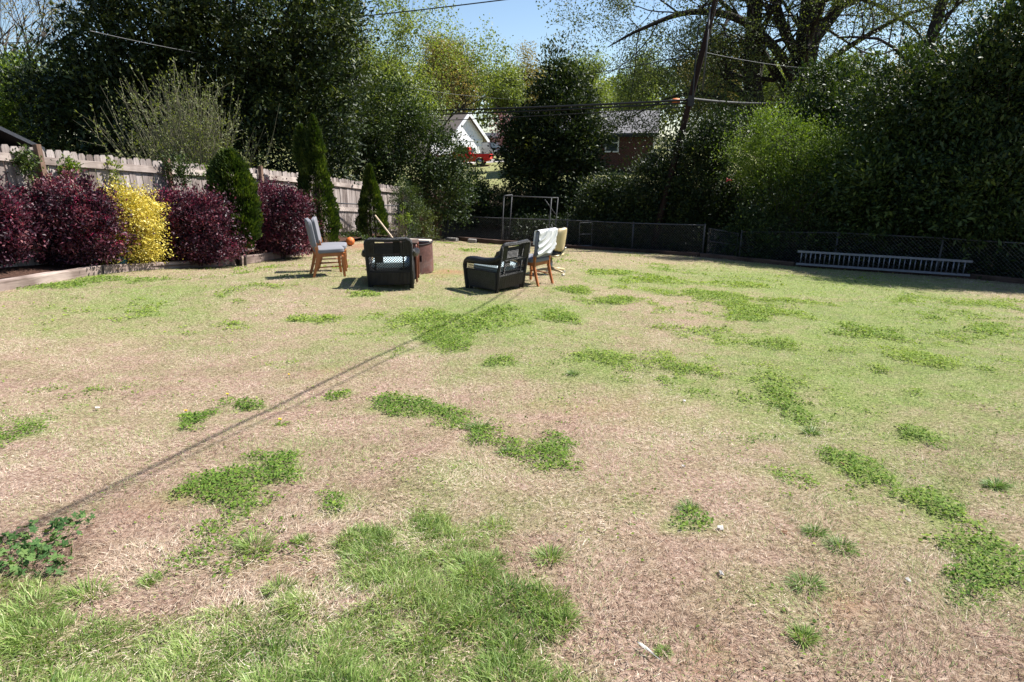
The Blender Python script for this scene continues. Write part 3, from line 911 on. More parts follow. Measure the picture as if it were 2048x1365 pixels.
# ------------------------------------------------------------------ wooden fence
wf = empty('wooden_fence', gl(FT[1], 0), 0, 'weathered grey dog-eared privacy fence behind the purple shrubs', 'fence')
_cum = [0]
for i in range(len(FT) - 1): _cum.append(_cum[-1] + (FT[i + 1].xy - FT[i].xy).length)
def fence_at(s):
    x = np.interp(s, _cum, [p.x for p in FT]); y = np.interp(s, _cum, [p.y for p in FT]); z = np.interp(s, _cum, [p.z for p in FT])
    i = min(max(int(np.searchsorted(_cum, s)) - 1, 0), len(FT) - 2)
    d = (FT[i + 1].xy - FT[i].xy).normalized()
    return Vector((x, y, z)), d
PW = .148
def picket_mesh(seed):
    rr = random.Random(seed)
    w = PW / 2 * rr.uniform(.93, .99); t = .018
    n = 6
    c = w * rr.uniform(.5, .65)
    poly = [(-w, 0), (w, 0), (w, 1 - .022), (c, 1), (-c, 1), (-w, 1 - .022)]
    m = MB().prism(poly, 0, t)
    return m.mesh('picket', M['picket'])
PM = [picket_mesh(i) for i in range(6)]
rr = random.Random(3)
s = 0.05; k = 0
while s < _cum[-1] and k < 290:
    p, d = fence_at(s)
    zb = g1(p.x, p.y)
    h = p.z - zb + rr.uniform(-.018, .018)
    o = link('picket', PM[k % 6], None, wf)
    o.location = Vector((p.x, p.y, zb - .02)) - wf.location
    o.scale = (1, 1, h)
    o.rotation_euler = (rr.uniform(-.006, .006), rr.uniform(-.008, .008), math.atan2(d.y, d.x))
    s += PW + rr.uniform(.002, .012); k += 1
POSTS = [_cum[1], _cum[2], _cum[3], _cum[3] + 3.0, _cum[3] + 6.0, _cum[3] + 8.9, _cum[3] + 11.4, _cum[-1] - .05, .9 - .9]
for i, s in enumerate(POSTS):
    p, d = fence_at(max(s, 0.02))
    nrm = Vector((d.y, -d.x, 0))
    zb = g1(p.x, p.y)
    h = p.z - zb + (.05 if i < 3 else -.05)
    o = MB().box((0, 0, h / 2), (.095, .095, h)).build('post', M['post'], wf, bevel=.006)
    o.location = Vector((p.x, p.y, zb)) + nrm * .1 - wf.location
    o.rotation_euler = (0, rr.uniform(-.02, .02), math.atan2(d.y, d.x))
# rails run between posts on the yard side
ps = sorted([max(x, .02) for x in POSTS])
for a, b in zip(ps[:-1], ps[1:]):
    nseg = 1
    pa, da = fence_at(a + .06); pb, db = fence_at(b - .06)
    dd = (pb - pa); dd2 = Vector((dd.x, dd.y, 0)).normalized(); nrm = Vector((dd2.y, -dd2.x, 0))
    for fr in (.22, 1.02, 1.72):
        za, zb = pa.z - fr, pb.z - fr
        if za - g1(pa.x, pa.y) < .1: continue
        A = Vector((pa.x, pa.y, za)) + nrm * .028; B = Vector((pb.x, pb.y, zb)) + nrm * .028
        L = (B - A).length
        o = MB().box((L / 2, 0, 0), (L, .04, .135)).build('rail', M['rail'], wf, bevel=.004)
        o.location = A - wf.location
        d = (B - A).normalized()
        o.rotation_euler = (0, -math.asin(d.z), math.atan2(d.y, d.x))

# ------------------------------------------------------------------ chain link fences
def chain_fence(name, tops, label, post_idx, mat_post, hgt=None, drop=None):
    pts = [at(*q) for q in tops]
    base0 = gl(pts[0], 0)
    root = empty(name, base0, 0, label, 'fence')
    L0 = root.location
    for i in post_idx:
        p = pts[i]; zb = g1(p.x, p.y)
        o = MB().tube([(0, 0, -.1), (0, 0, p.z - zb + .03)], .03, 8).lathe([(.036, p.z - zb + .0), (.036, p.z - zb + .03), (.012, p.z - zb + .06)], n=8).build('post', mat_post, root, True)
        o.location = Vector((p.x, p.y, zb)) - L0
    MB().tube([p - L0 for p in pts], .021, 7).build('top_rail', mat_post, root, True)
    m = MB()
    step = .1
    for a, b in zip(pts[:-1], pts[1:]):
        d = b - a; LH = Vector((d.x, d.y, 0)).length
        n = int(LH / step)
        za, zb = g1(a.x, a.y), g1(b.x, b.y)
        def pt(t, v):     # t 0..1 along, v 0..1 up
            tt = t; p = a + d * tt
            zg = za + (zb - za) * tt + .04
            return Vector((p.x, p.y, zg + (p.z - .02 - zg) * v)) - L0
        hh = ((a.z - za) + (b.z - zb)) / 2
        sh = hh / LH
        for i in range(-int(hh / step), n + 1):
            t0 = i / n
            for sgn in (1, -1):
                ta, tb = (t0, t0 + sh) if sgn > 0 else (t0 + sh, t0)
                va, vb = 0.0, 1.0
                lo, hi = min(ta, tb), max(ta, tb)
                if hi <= 0 or lo >= 1: continue
                A, B = ta, tb
                if A < 0: va = (0 - A) / (B - A); A = 0
                elif A > 1: va = (1 - A) / (B - A); A = 1
                if B < 0: vb = (0 - ta) / (tb - ta); B = 0
                elif B > 1: vb = (1 - ta) / (tb - ta); B = 1
                m.tube([pt(A, va), pt(B, vb)], .0026, 3, False)
    o = m.build('wire_mesh', M['wire'], root); o['kind'] = 'stuff'
    return root
chain_fence('chain_link_fence', [(896, 432, 38.3), (1005, 437, 36), (1135, 441, 33), (1267, 447, 30.6), (1410, 451, 28.3)],
            'dark chain link fence along the back between the corner and the gate', (0, 1, 2, 3, 4), M['shaded_galv'])
chain_fence('chain_link_fence', [(1484, 464, 27.0), (1677, 466, 25.2), (1887, 477, 22.9), (2120, 492, 20.6)],
            'chain link fence in shade behind the aluminium ladder', (0, 1, 2, 3), M['shaded_galv'])
chain_fence('chain_link_fence', [(674, 407, 27.5), (727, 409, 29.0), (797, 412, 31.6), (830, 415, 33.0)],
            'short silver chain link run in front of the wooden fence behind the fire pit', (1, 2), M['shaded_galv'])
# gate
ga, gb = at(1418, 457, 28.15), at(1477, 468, 27.15)
gt = empty('chain_link_gate', gl(ga, 0), 0, 'low chain link gate between two posts left of the ladder', 'gate')
za, zb = g1(ga.x, ga.y) + .08, g1(gb.x, gb.y) + .08
P4 = [Vector((ga.x, ga.y, za)), ga, gb, Vector((gb.x, gb.y, zb))]
P4 = [p - gt.location for p in P4]
MB().tube(P4 + [P4[0]], .019, 7).build('gate_frame', M['shaded_galv'], gt, True)
MB().tube([(P4[0] + P4[1]) / 2, (P4[2] + P4[3]) / 2], .016, 6).build('middle_rail', M['shaded_galv'], gt, True)
m = MB()
for i in range(-12, 16):
    for sgn in (0, 1):
        A, B = i / 15, i / 15 + .8
        va, vb = 0, 1
        if A < 0: va = -A / .8; A = 0
        if B > 1: vb = 1 - (B - 1) / .8; B = 1
        if A >= 1 or B <= 0: continue
        if sgn: va, vb = 1 - va, 1 - vb
        def q(t, v): return (P4[0] + (P4[3] - P4[0]) * t) * (1 - v) + (P4[1] + (P4[2] - P4[1]) * t) * v
        m.tube([q(A, va), q(B, vb)], .0032, 3, False)
m.build('wire_mesh', M['wire'], gt)['kind'] = 'stuff'

# ------------------------------------------------------------------ ladder lying on its side on the timbers
la = at(1592, 528, 24.2); lb = at(1940, 551, 21.8)
ladder = empty('aluminium_ladder', la, 0, 'long aluminium extension ladder lying on edge on the dark timbers', 'ladder')
dL = lb - la; upv = Vector((0, 0, 1)); bk = Vector((-dL.y, dL.x, 0)).normalized()
LH = .37
for k, (o0, t0, t1) in enumerate(((Vector((0, 0, 0)), 0, 1), (bk * .055, .0, .965))):
    for v in (0, LH):
        A = dL * t0 + upv * v + o0; B = dL * t1 + upv * v + o0
        MB().bar(A, B, .03, .06 if k == 0 else .05).build('side_rail', M['shaded_alum'], ladder, bevel=.004)
nr = 17
rung = None
for k in range(2):
    for i in range(nr):
        t = (i + .45 + (.5 if k else 0)) / (nr + .1)
        if k and i >= nr - 1: continue
        p = dL * t + (bk * .055 if k else Vector())
        if rung is None:
            rung = MB().tube([(0, 0, .03), (0, 0, LH - .03)], .017, 8).build('rung', M['shaded_alum'], ladder, True); o = rung
        else:
            o = link('rung', rung.data, None, ladder)
        o.location = p

# concrete blocks at the fence corner
for i, (px, py, d, lab) in enumerate(((905, 478, 36.2, 'flat grey stone block at the back fence corner'), (945, 481, 35.6, 'grey stone block right of the flat corner block'), (1032, 483, 34.2, 'grey block between the legs of the pipe frame'))):
    p = onto(px, d)
    o = MB().box((0, 0, .06), (.55 if i == 0 else .36, .25, .14 if i == 0 else .2)).build('stone_block', M['block'], bevel=.02)
    o.location = p; o.rotation_euler = (0, .05 * i, .4 * i - .5)
    tag(o, lab, 'block', 'blocks by the back fence')

# pipe frame (old clothes-line / swing frame)
pf_pts = [at(1003, 480, 34.8), at(1008, 392, 34.8), at(1017, 478, 35.5), at(1024, 390, 35.5), at(1095, 482, 32.6), at(1103, 396, 32.6), at(1107, 480, 33.2), at(1116, 396, 33.2)]
pf = empty('pipe_frame', gl(pf_pts[0], 0), 0, 'tall rusty metal pipe frame standing behind the draped chair', 'frame')
for a, b in ((0, 1), (2, 3), (4, 5), (6, 7)):
    A = gl(pf_pts[a], -.05)
    MB().tube([A - pf.location, pf_pts[b] - pf.location], .022, 8).build('leg', M['shaded_galv'], pf, True)
MB().tube([pf_pts[1] - pf.location, pf_pts[5] - pf.location], .02, 8).build('top_bar', M['shaded_galv'], pf, True)
MB().tube([pf_pts[3] - pf.location, pf_pts[1] - pf.location], .022, 8).build('end_bar', M['shaded_galv'], pf, True)
MB().tube([pf_pts[5] - pf.location, pf_pts[7] - pf.location], .022, 8).build('end_bar', M['shaded_galv'], pf, True)
q1, q2 = at(1090, 400, 32.7), at(1111, 429, 33.1)
MB().tube([q1 - pf.location, q2 - pf.location], .018, 6).build('brace', M['shaded_galv'], pf, True)
q1, q2 = at(1103, 449, 33), gl(at(1116, 485, 32.4))
MB().tube([q1 - pf.location, q2 - pf.location], .018, 6).build('brace', M['shaded_galv'], pf, True)
# wire shelf on the fence
ws0 = at(1172, 446, 31.8)
ws = empty('wire_shelf', gl(ws0, 0), 0, 'thin white wire rack hanging at the chain link fence', 'rack')
zz = ws0.z - ws.location.z
ring = lambda z, w: [(-w, 0, z), (-w * .6, -.12, z + .02), (w * .6, -.12, z + .02), (w, 0, z), (w * .6, .1, z), (-w * .6, .1, z), (-w, 0, z)]
for fz in (1.0, .55, .1):
    MB().tube(ring(zz * fz, .24), .006, 5, False).build('wire_ring', M['cable_grey'], ws)
m = MB()
for x in (-.24, .24): m.tube([(x, 0, 0), (x, 0, zz)], .006, 5)
m.build('wire_upright', M['wire'], ws)

# ------------------------------------------------------------------ utility pole and cables
pb = at(1304, 470, 31.2); pt_ = at(1462, -120, 31.2)
pb = Vector((pb.x, pb.y, g1(pb.x, pb.y) - .2))
pole = empty('utility_pole', pb, 0, 'leaning dark brown wooden utility pole behind the back fence', 'utility pole')
vec = pt_ - pb
rad = [.125 - .03 * t for t in np.linspace(0, 1, 8)]
MB().tube([vec * t for t in np.linspace(0, 1, 8)], rad, 12).build('shaft', M['creosote'], pole, True)
def on_pole(py):
    z = at(1400, py, 31.2).z
    t = (z - pb.z) / vec.z
    return pb + vec * t
m = MB(); c = on_pole(203) - pb
m.box(c + Vector((0, -.15, 0)), (.2, .1, .35)); m.tube([c + Vector((.05, -.16, .1)), c + Vector((.05, -.16, 2.4))], .022, 6)
m.build('cable_bracket', M['black_metal'], pole)
c2 = on_pole(120) - pb
MB().tube([c2 + Vector((.14, -.1, -1)), c2 + Vector((.16, -.1, 1.6))], .03, 6).build('conduit', M['shaded_galv'], pole, True)
def cable(pts, r, mat, label, sag=0.0, n=28):
    P = []
    for a, b in zip(pts[:-1], pts[1:]):
        for i in range(n):
            t = i / n
            p = a + (b - a) * t
            p = p - Vector((0, 0, sag * 4 * t * (1 - t)))
            P.append(p)
    P.append(pts[-1])
    o0 = P[0]
    o = MB().tube([p - o0 for p in P], r, 6).build('overhead_cable', mat, None, True)
    o.location = o0
    tag(o, label, 'cable', 'overhead cables')
    return o
cable([at(-250, 90, 50), on_pole(-60)], .022, M['cable'], 'highest overhead cable crossing the open sky to the upper right', .62)
cable([at(560, 172, 47), at(1100, 156, 45), on_pole(104)], .016, M['cable'], 'thin overhead cable dipping in front of the pale far trees', .12)
cable([at(560, 222, 47), on_pole(200)], .042, M['cable'], 'thick black bundled cable, upper of the pair above the white house', .16)
cable([at(560, 234, 47), on_pole(206)], .034, M['cable'], 'thick black cable, lower of the pair above the white house', .13)
cable([at(560, 250, 47), on_pole(214)], .018, M['cable'], 'thin cable just below the thick pair, crossing the white gable', .12)
cable([on_pole(198), at(1560, 206, 45), at(2250, 240, 50)], .05, M['cable'], 'thick black cable running right from the pole behind the evergreens', .08)
cable([on_pole(104), at(1640, 138, 44), at(2300, 185, 52)], .009, M['cable_grey'], 'thin pale cable running right from the pole', .1)
cable([at(180, 62, 20), at(430, 112, 30), at(900, 188, 40), at(1110, 205, 44)], .007, M['cable_grey'], 'thin pale wire slanting down across the left evergreens', .03)
om = at(1352, 203, 32.4)
o = MB().lathe([(.02, -.16), (.1, -.12), (.11, 0), (.1, .12), (.02, .16)], n=10).build('cable_marker', M['orange'], None, True)
o.location = om; o.rotation_euler = (0, math.pi / 2, 0)
tag(o, 'small orange marker on the thick cable left of the pole', 'marker')
# service drop over the lawn: three strands twisted together (its shadow crosses the grass)
sh = [hit(1, 1080), hit(640, 770), hit(1000, 590)]
A = on_pole(70)
def lift(g, h): return g + Vector((-SHADOW.x, -SHADOW.y, 1)) * h
def over(g, h):
    return lift(g, h)
gnd = [sh[0] + (sh[0] - sh[1]) * 1.4, sh[0], sh[1], sh[2]]
hs = [4.3, 4.25, 4.4, 5.2]
wp_ = [over(g, h) for g, h in zip(gnd, hs)] + [A]
# smooth curve through the way points
def catmull(P, n=14):
    out = []
    Q = [P[0] * 2 - P[1]] + P + [P[-1] * 2 - P[-2]]
    for i in range(1, len(Q) - 2):
        a, b, c, d = Q[i - 1:i + 3]
        for k in range(n):
            t = k / n
            out.append(.5 * ((2 * b) + (c - a) * t + (2 * a - 5 * b + 4 * c - d) * t * t + (3 * b - a - 3 * c + d) * t ** 3))
    return out + [P[-1]]
cp = catmull(wp_, 40)
m = MB()
for k in range(3):
    m.tube([p + Vector((math.cos(i * .55 + k * 2.09), 0, math.sin(i * .55 + k * 2.09))) * .009 - cp[0] for i, p in enumerate(cp)], .0075, 5)
o = m.build('overhead_cable', M['cable'], None, True); o.location = cp[0]
tag(o, 'twisted service cable running from the pole out over the lawn', 'cable', 'overhead cables')
cp2 = [p + Vector((.02 + .5 * i / len(cp), .1, .1)) for i, p in enumerate(cp)]
o = MB().tube([p - cp2[0] for p in cp2], .008, 5).build('overhead_cable', M['cable'], None, True); o.location = cp2[0]
tag(o, 'thin phone cable beside the twisted service cable over the lawn', 'cable', 'overhead cables')

# ------------------------------------------------------------------ houses
def window(root, c, w, h, ux, nrm, mat_frame, sash=True):
    """frame with panes; ux along the wall, nrm outward"""
    c = Vector(c); up = Vector((0, 0, 1))
    m = MB(); t = .09
    for s in (-1, 1):
        m.bar(c + ux * s * w / 2 - up * (h / 2 + t / 2) + nrm * .03, c + ux * s * w / 2 + up * (h / 2 + t / 2) + nrm * .03, t, .08, nrm)
    m2 = [(-h / 2, t), (h / 2, t)] + ([(0, .07)] if sash else [])
    for z, tt in m2:
        m.bar(c - ux * (w / 2 - t / 2) + up * z + nrm * .028, c + ux * (w / 2 - t / 2) + up * z + nrm * .028, .075, tt)
    f = m.build('window', mat_frame, root)
    a = c + nrm * .006
    MB().box(Vector(), (w, .02, h)).mesh('pane')
    pm = MB()
    pm.add([a - ux * w / 2 - up * h / 2, a + ux * w / 2 - up * h / 2, a + ux * w / 2 + up * h / 2, a - ux * w / 2 + up * h / 2], [(0, 1, 2, 3)])
    pm.build('pane', M['glass'], f)
    return f
# brick house (long side almost facing us)
bl = at(1045, 300, 60); br = at(1305, 300, 57.5)
gz0 = g1((bl.x + br.x) / 2, br.y) - .3
ux = Vector((br.x - bl.x, br.y - bl.y, 0)); BL = ux.length; ux.normalize(); nin = Vector((-ux.y, ux.x, 0))
eave = at(1250, 266, 58).z; ridge = at(1250, 234, 63).z
bh = empty('brick_house', Vector((bl.x, bl.y, gz0)), math.atan2(ux.y, ux.x), 'low red brick house with grey shingle roof behind the dark magnolia', 'house')
H = eave - gz0; DP = 8.5; RH = max(1.5, ridge - eave + .3)
m = MB().prism([(0, 0), (DP, 0), (DP, H), (0, H)], 0, BL, Matrix(((0, 1, 0, 0), (1, 0, 0, 0), (0, 0, 1, 0), (0, 0, 0, 1))))
m.build('wall', M['brick'], bh)
for xx in (0, BL):
    s = -1 if xx == 0 else 1
    MB().prism([(0, H), (DP, H), (DP / 2, H + RH - .12)], xx - .1 if s > 0 else xx, xx + .004 if s > 0 else xx + .1, Matrix(((0, 1, 0, 0), (1, 0, 0, 0), (0, 0, 1, 0), (0, 0, 0, 1)))).build('gable', M['white_paint'], bh)
m = MB()
ov = .35
sl = RH / (DP / 2)
for sgn in (0, 1):
    y0 = -ov if sgn == 0 else DP + ov
    z0 = H - ov * sl
    pts = [(-ov, y0, z0 + .02), (BL + ov, y0, z0 + .02), (BL + ov, DP / 2, H + RH + .02), (-ov, DP / 2, H + RH + .02)]
    up = [(x, y, z + .09) for x, y, z in pts]
    m.add(pts + up, [(0, 1, 2, 3), (7, 6, 5, 4), (0, 4, 5, 1), (1, 5, 6, 2), (2, 6, 7, 3), (3, 7, 4, 0)])
m.build('roof', M['shingle'], bh)
MB().box((BL / 2, -ov + .0, H - ov * sl - .06), (BL + 2 * ov, .03, .16)).build('fascia', M['dark_shingle'], bh)
MB().box((BL + .06, -.02, H / 2), (.1, .1, H - .1)).build('corner_board', M['white_trim'], bh)
X, Yv = Vector((1, 0, 0)), Vector((0, -1, 0))
def lx(px): return (px - 1045) / (1305 - 1045) * BL
wz = at(1226, 286, 57.8).z - gz0
for px, w in ((1226, .85), (1190, .85), (1095, 1.0)):
    window(bh, (lx(px), 0, wz), w, 1.15, X, Yv, M['white_trim'])
mcol = MB().box((BL - .02 + .09, 1.4, H * .55), (.05, 1.6, H * .8)).build('side_panel', M['white_paint'], bh)
MB().box((lx(1213), -.06, .95), (.16, .12, .3)).build('meter_box', M['shaded_galv'], bh)
MB().box((lx(1236), -.05, .3), (1.0, .1, .55)).build('vent_hatch', M['black_metal'], bh)

# white gabled house
gl_ = at(862, 300, 77); gr_ = at(966, 300, 85)
z0 = at(960, 322, 85).z - .4
ux = Vector((gr_.x - gl_.x, gr_.y - gl_.y, 0)); W = ux.length
wh = empty('white_house', Vector((gl_.x, gl_.y, z0)), math.atan2(ux.y, ux.x), 'white sided house with a steep white gable seen past the ivy', 'house')
ap = at(932, 228, 82); He = at(966, 276, 85).z - z0; Ha = ap.z - z0
ax = (932 - 862) / (966 - 862) * W
S = Matrix(((1, 0, 0, 0), (0, 1, 0, 0), (0, 0, 1, 0), (0, 0, 0, 1)))
lowz = Ha - (Ha - He) * (ax / (W - ax))
MB().prism([(0, 0), (W, 0), (W, He), (ax, Ha), (0, lowz)], 0, 10, S).build('wall', M['white_paint'], wh)
m = MB()
def slab(a, b, t=.14, y0=-.35, y1=10.3):
    a = Vector((a[0], 0, a[1])); b = Vector((b[0], 0, b[1])); n = Vector((-(b - a).z, 0, (b - a).x)).normalized()
    if n.z < 0: n = -n
    pts = [a + n * .01, b + n * .01, b + n * t, a + n * t]
    vs = [(p.x, y0, p.z) for p in pts] + [(p.x, y1, p.z) for p in pts]
    m.add(vs, [(0, 1, 2, 3), (7, 6, 5, 4), (0, 4, 5, 1), (1, 5, 6, 2), (2, 6, 7, 3), (3, 7, 4, 0)])
ex = .5; kR = (Ha - He) / (W - ax)
slab((ax, Ha), (W + ex, He - ex * kR)); slab((-ex - 2, lowz - (ex + 2) * (Ha - lowz) / ax), (ax, Ha))
m.build('roof', M['brown_shingle'], wh)
m = MB()
for a, b in (((ax, Ha), (W + ex, He - ex * kR)), ((-.5, lowz - .5 * (Ha - lowz) / ax), (ax, Ha))):
    m.bar((a[0], -.39, a[1] + .03), (b[0], -.39, b[1] + .03), .05, .3)
m.build('barge_board', M['white_trim'], wh)
window(wh, (W - .55, 0, He * .42), .42, He * .55, X, Yv, M['white_trim'])
window(wh, (W - 3.5, 0, He * .5), .7, He * .45, X, Yv, M['white_trim'])
m = MB()
for k in range(int(He / .2) - 1):
    m.box((W / 2, -.008, .2 + k * .2), (W - .06, .022, .17), None)
m.build('siding', M['white_paint'], wh)['kind'] = 'stuff'
MB().box((W / 2, -.03, He - .25), (W - .2, .05, .12)).build('trim_band', M['white_trim'], wh)

# outbuildings
def shed(px, d, w, dep, py_eave, py_ridge, mat_wall, mat_roof, label, rz=0.0):
    p = at(px, 300, d); z = g1(p.x, p.y) - .3
    r = empty('shed', Vector((p.x, p.y, z)), rz, label, 'shed')
    H = max(1.8, at(px, py_eave, d).z - z); RHs = max(.5, at(px, py_ridge, d).z - z - H)
    MB().box((0, dep / 2, H / 2), (w, dep, H)).build('wall', mat_wall, r)
    m = MB()
    for y0, y1 in ((-.3, dep / 2), (dep + .3, dep / 2)):
        pts = [(-w / 2 - .3, y0, H - .05), (w / 2 + .3, y0, H - .05), (w / 2 + .3, y1, H + RHs), (-w / 2 - .3, y1, H + RHs)]
        up = [(x, y, z + .1) for x, y, z in pts]
        m.add(pts + up, [(0, 1, 2, 3), (7, 6, 5, 4), (0, 4, 5, 1), (1, 5, 6, 2), (2, 6, 7, 3), (3, 7, 4, 0)])
    m.build('roof', mat_roof, r)
    MB().box((-w * .2, -.03, 1.0), (.9, .05, 2.0)).build('door', M['dark_timber'], r)
    return r
shed(-165, 20, 1.5, 2.4, 300, 275, M['dark_timber'], M['dark_shingle'], 'dark shed roof rising just above the wooden fence at the far left')
shed(1010, 96, 9, 6, 290, 275, M['dark_timber'], M['dark_shingle'], 'dark roofed outbuilding behind the parked vehicles')

# driveway strip
dv = []
for t in np.linspace(0, 1, 12):
    a, b = at(880, 320, 75), at(1030, 320, 78)
    p = a + (b - a) * t
    for k in (-1.2, 1.6):
        dv.append((p.x, p.y + k, g1(p.x, p.y + k) + .03))
o = MB().add(dv, [(2 * i, 2 * i + 2, 2 * i + 3, 2 * i + 1) for i in range(11)]).build('driveway', M['concrete']); o['kind'] = 'structure'

# ------------------------------------------------------------------ vehicles
def wheel(root, x, y, r=.36, w=.24):
    t = MB()
    pr = [(r * .62, -w / 2), (r * .96, -w / 2), (r, -w * .3), (r, w * .3), (r * .96, w / 2), (r * .62, w / 2)]
    vs = []; n = 20
    for rr_, yy in pr:
        for k in range(n):
            a = 2 * math.pi * k / n; vs.append((rr_ * math.cos(a), yy, rr_ * math.sin(a)))
    fs = [(i * n + k, i * n + (k + 1) % n, (i + 1) * n + (k + 1) % n, (i + 1) * n + k) for i in range(5) for k in range(n)]
    wh_ = t.add(vs, fs).build('wheel', M['tyre'], root, True)
    wh_.location = (x, y, r)
    d = MB(); s = 1 if y > 0 else -1
    pr = [(r * .62, s * w * .3), (r * .5, s * w * .42), (r * .16, s * w * .3), (.02, s * w * .36)]
    vs = []
    for rr_, yy in pr:
        for k in range(n):
            a = 2 * math.pi * k / n; vs.append((rr_ * math.cos(a), yy, rr_ * math.sin(a)))
    fs = [(i * n + k, i * n + (k + 1) % n, (i + 1) * n + (k + 1) % n, (i + 1) * n + k) for i in range(3) for k in range(n)]
    d.add(vs, fs).build('rim', M['chrome'], wh_, True)
def arch(poly_fn, cx, r, n=8):
    return [(cx + r * math.cos(a), .34 + r * math.sin(a)) for a in np.linspace(math.pi, 0, n)]
def truck(px, d, rz, mat, label, suv=False):
    p = at(px, 320, d); p.z = g1(p.x, p.y) + .035
    r = empty('suv' if suv else 'pickup_truck', p, rz, label, 'suv' if suv else 'pickup truck')
    hw = .9
    low = [(-2.6, .5)] + arch(None, -1.6, .46) + arch(None, 1.6, .46) + [(2.6, .5), (2.62, .95), (1.1, 1.08), (-2.6, 1.08)]
    MB().prism(low, -hw, hw).build('body', mat, r, bevel=.03)
    if suv:
        cab = [(-2.55, 1.05), (1.15, 1.05), (.45, 1.72), (-2.4, 1.75)]
    else:
        cab = [(-.75, 1.05), (1.15, 1.05), (.5, 1.68), (-.55, 1.70)]
        MB().box((-1.68, 0, 1.09), (1.6, 1.5, .03)).build('truck_bed', M['black_metal'], r)
    MB().prism(cab, -hw + .1, hw - .1).build('cab', mat, r, bevel=.03)
    c = cab
    def inset(k): return [(x * (1 - k) + (c[0][0] + c[1][0]) / 2 * k, z * (1 - k * .9) + 1.4 * k * .9) for x, z in c]
    for y in (-1, 1):
        a = inset(.22)
        y0 = y * (hw - .1 + .004)
        MB().prism(a, min(y0, y0 + y * .01), max(y0, y0 + y * .01)).build('window', M['glass'], r)
    v = [Vector((1.14, -.68, 1.12)), Vector((1.14, .68, 1.12)), Vector((.53, .62, 1.64)), Vector((.53, -.62, 1.64))]
    v = [q + Vector((.03, 0, .03)) for q in v]
    MB().add(v, [(0, 1, 2, 3)]).build('windscreen', M['glass'], r)
    xb = (-2.56 if suv else -.78)
    MB().box((xb, 0, 1.4), (.03, 1.2, .42)).build('rear_window', M['glass'], r)
    for x in (-1.6, 1.6):
        for y in (-hw + .08, hw - .08): wheel(r, x, y)
    for y in (-.7, .7):
        MB().box((2.62, y, .82), (.05, .34, .16)).build('headlight', M['lamp_clear'], r)
        MB().box((-2.62, y * 1.15, .88), (.05, .16, .3)).build('tail_light', M['lamp_red'], r)
    for x in (-2.68, 2.68):
        MB().box((x, 0, .52), (.14, 1.75, .2)).build('bumper', M['chrome'], r, bevel=.03)
    MB().box((2.64, 0, .82), (.04, .95, .24)).build('grille', M['black_metal'], r)
    r.scale = (.88, .88, .88)
    return r
truck(930, 73, R(172), M['red_paint'], 'bright red pickup truck parked in front of the white gable')
truck(990, 80, R(-72), M['dark_paint'], 'dark suv parked right of the red pickup', True)
# ------------------------------------------------------------------ vegetation
def blob_points(rng, blobs, n, shell=.35):
    """points near the skin of a union of ellipsoids; returns points and outward directions"""
    vol = np.array([b[3] * b[5] + b[4] * b[5] + b[3] * b[4] for b in blobs]); vol = vol / vol.sum()
    P, O = [], []
    for b, f in zip(blobs, vol):
        k = max(4, int(n * f))
        d = rdir(rng, k)
        r = 1 - np.abs(rng.normal(0, shell, k)); r = np.clip(r, .05, 1.06)
        P.append(np.array(b[:3]) + d * r[:, None] * np.array(b[3:6])); O.append(d)
    return np.concatenate(P), np.concatenate(O)
def crown(name, rng, blobs, nclump, per, cr, L, W, mat, parent, up=.35, shell=.3, droop=0.0, tone0=.4, tonev=.22, jag=1.0, zmin=None, kind='stuff'):
    C, O = blob_points(rng, blobs, nclump, shell)
    ct = rng.normal(0, .2, len(C))
    cs = cr * rng.uniform(.5, 1.45, len(C))
    i = rng.integers(0, len(C), int(len(C) * per))
    n = len(i)
    off_ = rng.normal(0, 1, (n, 3)) * np.array([1, 1, .7]) * cs[i][:, None] * .55
    # sprays stretch outwards from the clump
    t = np.abs(rng.normal(0, .9, n)) * cs[i] * jag
    P = C[i] + off_ + O[i] * t[:, None] * .6
    D = unit(O[i] * .8 + rdir(rng, n) * .9 + np.array([0, 0, up - droop]))
    Nn = unit(rdir(rng, n) * .8 + np.array([0, 0, .7]) + O[i] * .3)
    ln = L * rng.uniform(.45, 1.6, n)
    tone = np.clip(tone0 + ct[i] + rng.normal(0, tonev, n), 0, 1)
    if zmin is not None:
        k = P[:, 2] > zmin; P, D, Nn, ln, tone = P[k], D[k], Nn[k], ln[k], tone[k]; 
    return leaves(name, P, D, Nn, ln, ln * W, tone, mat, parent, kind), C

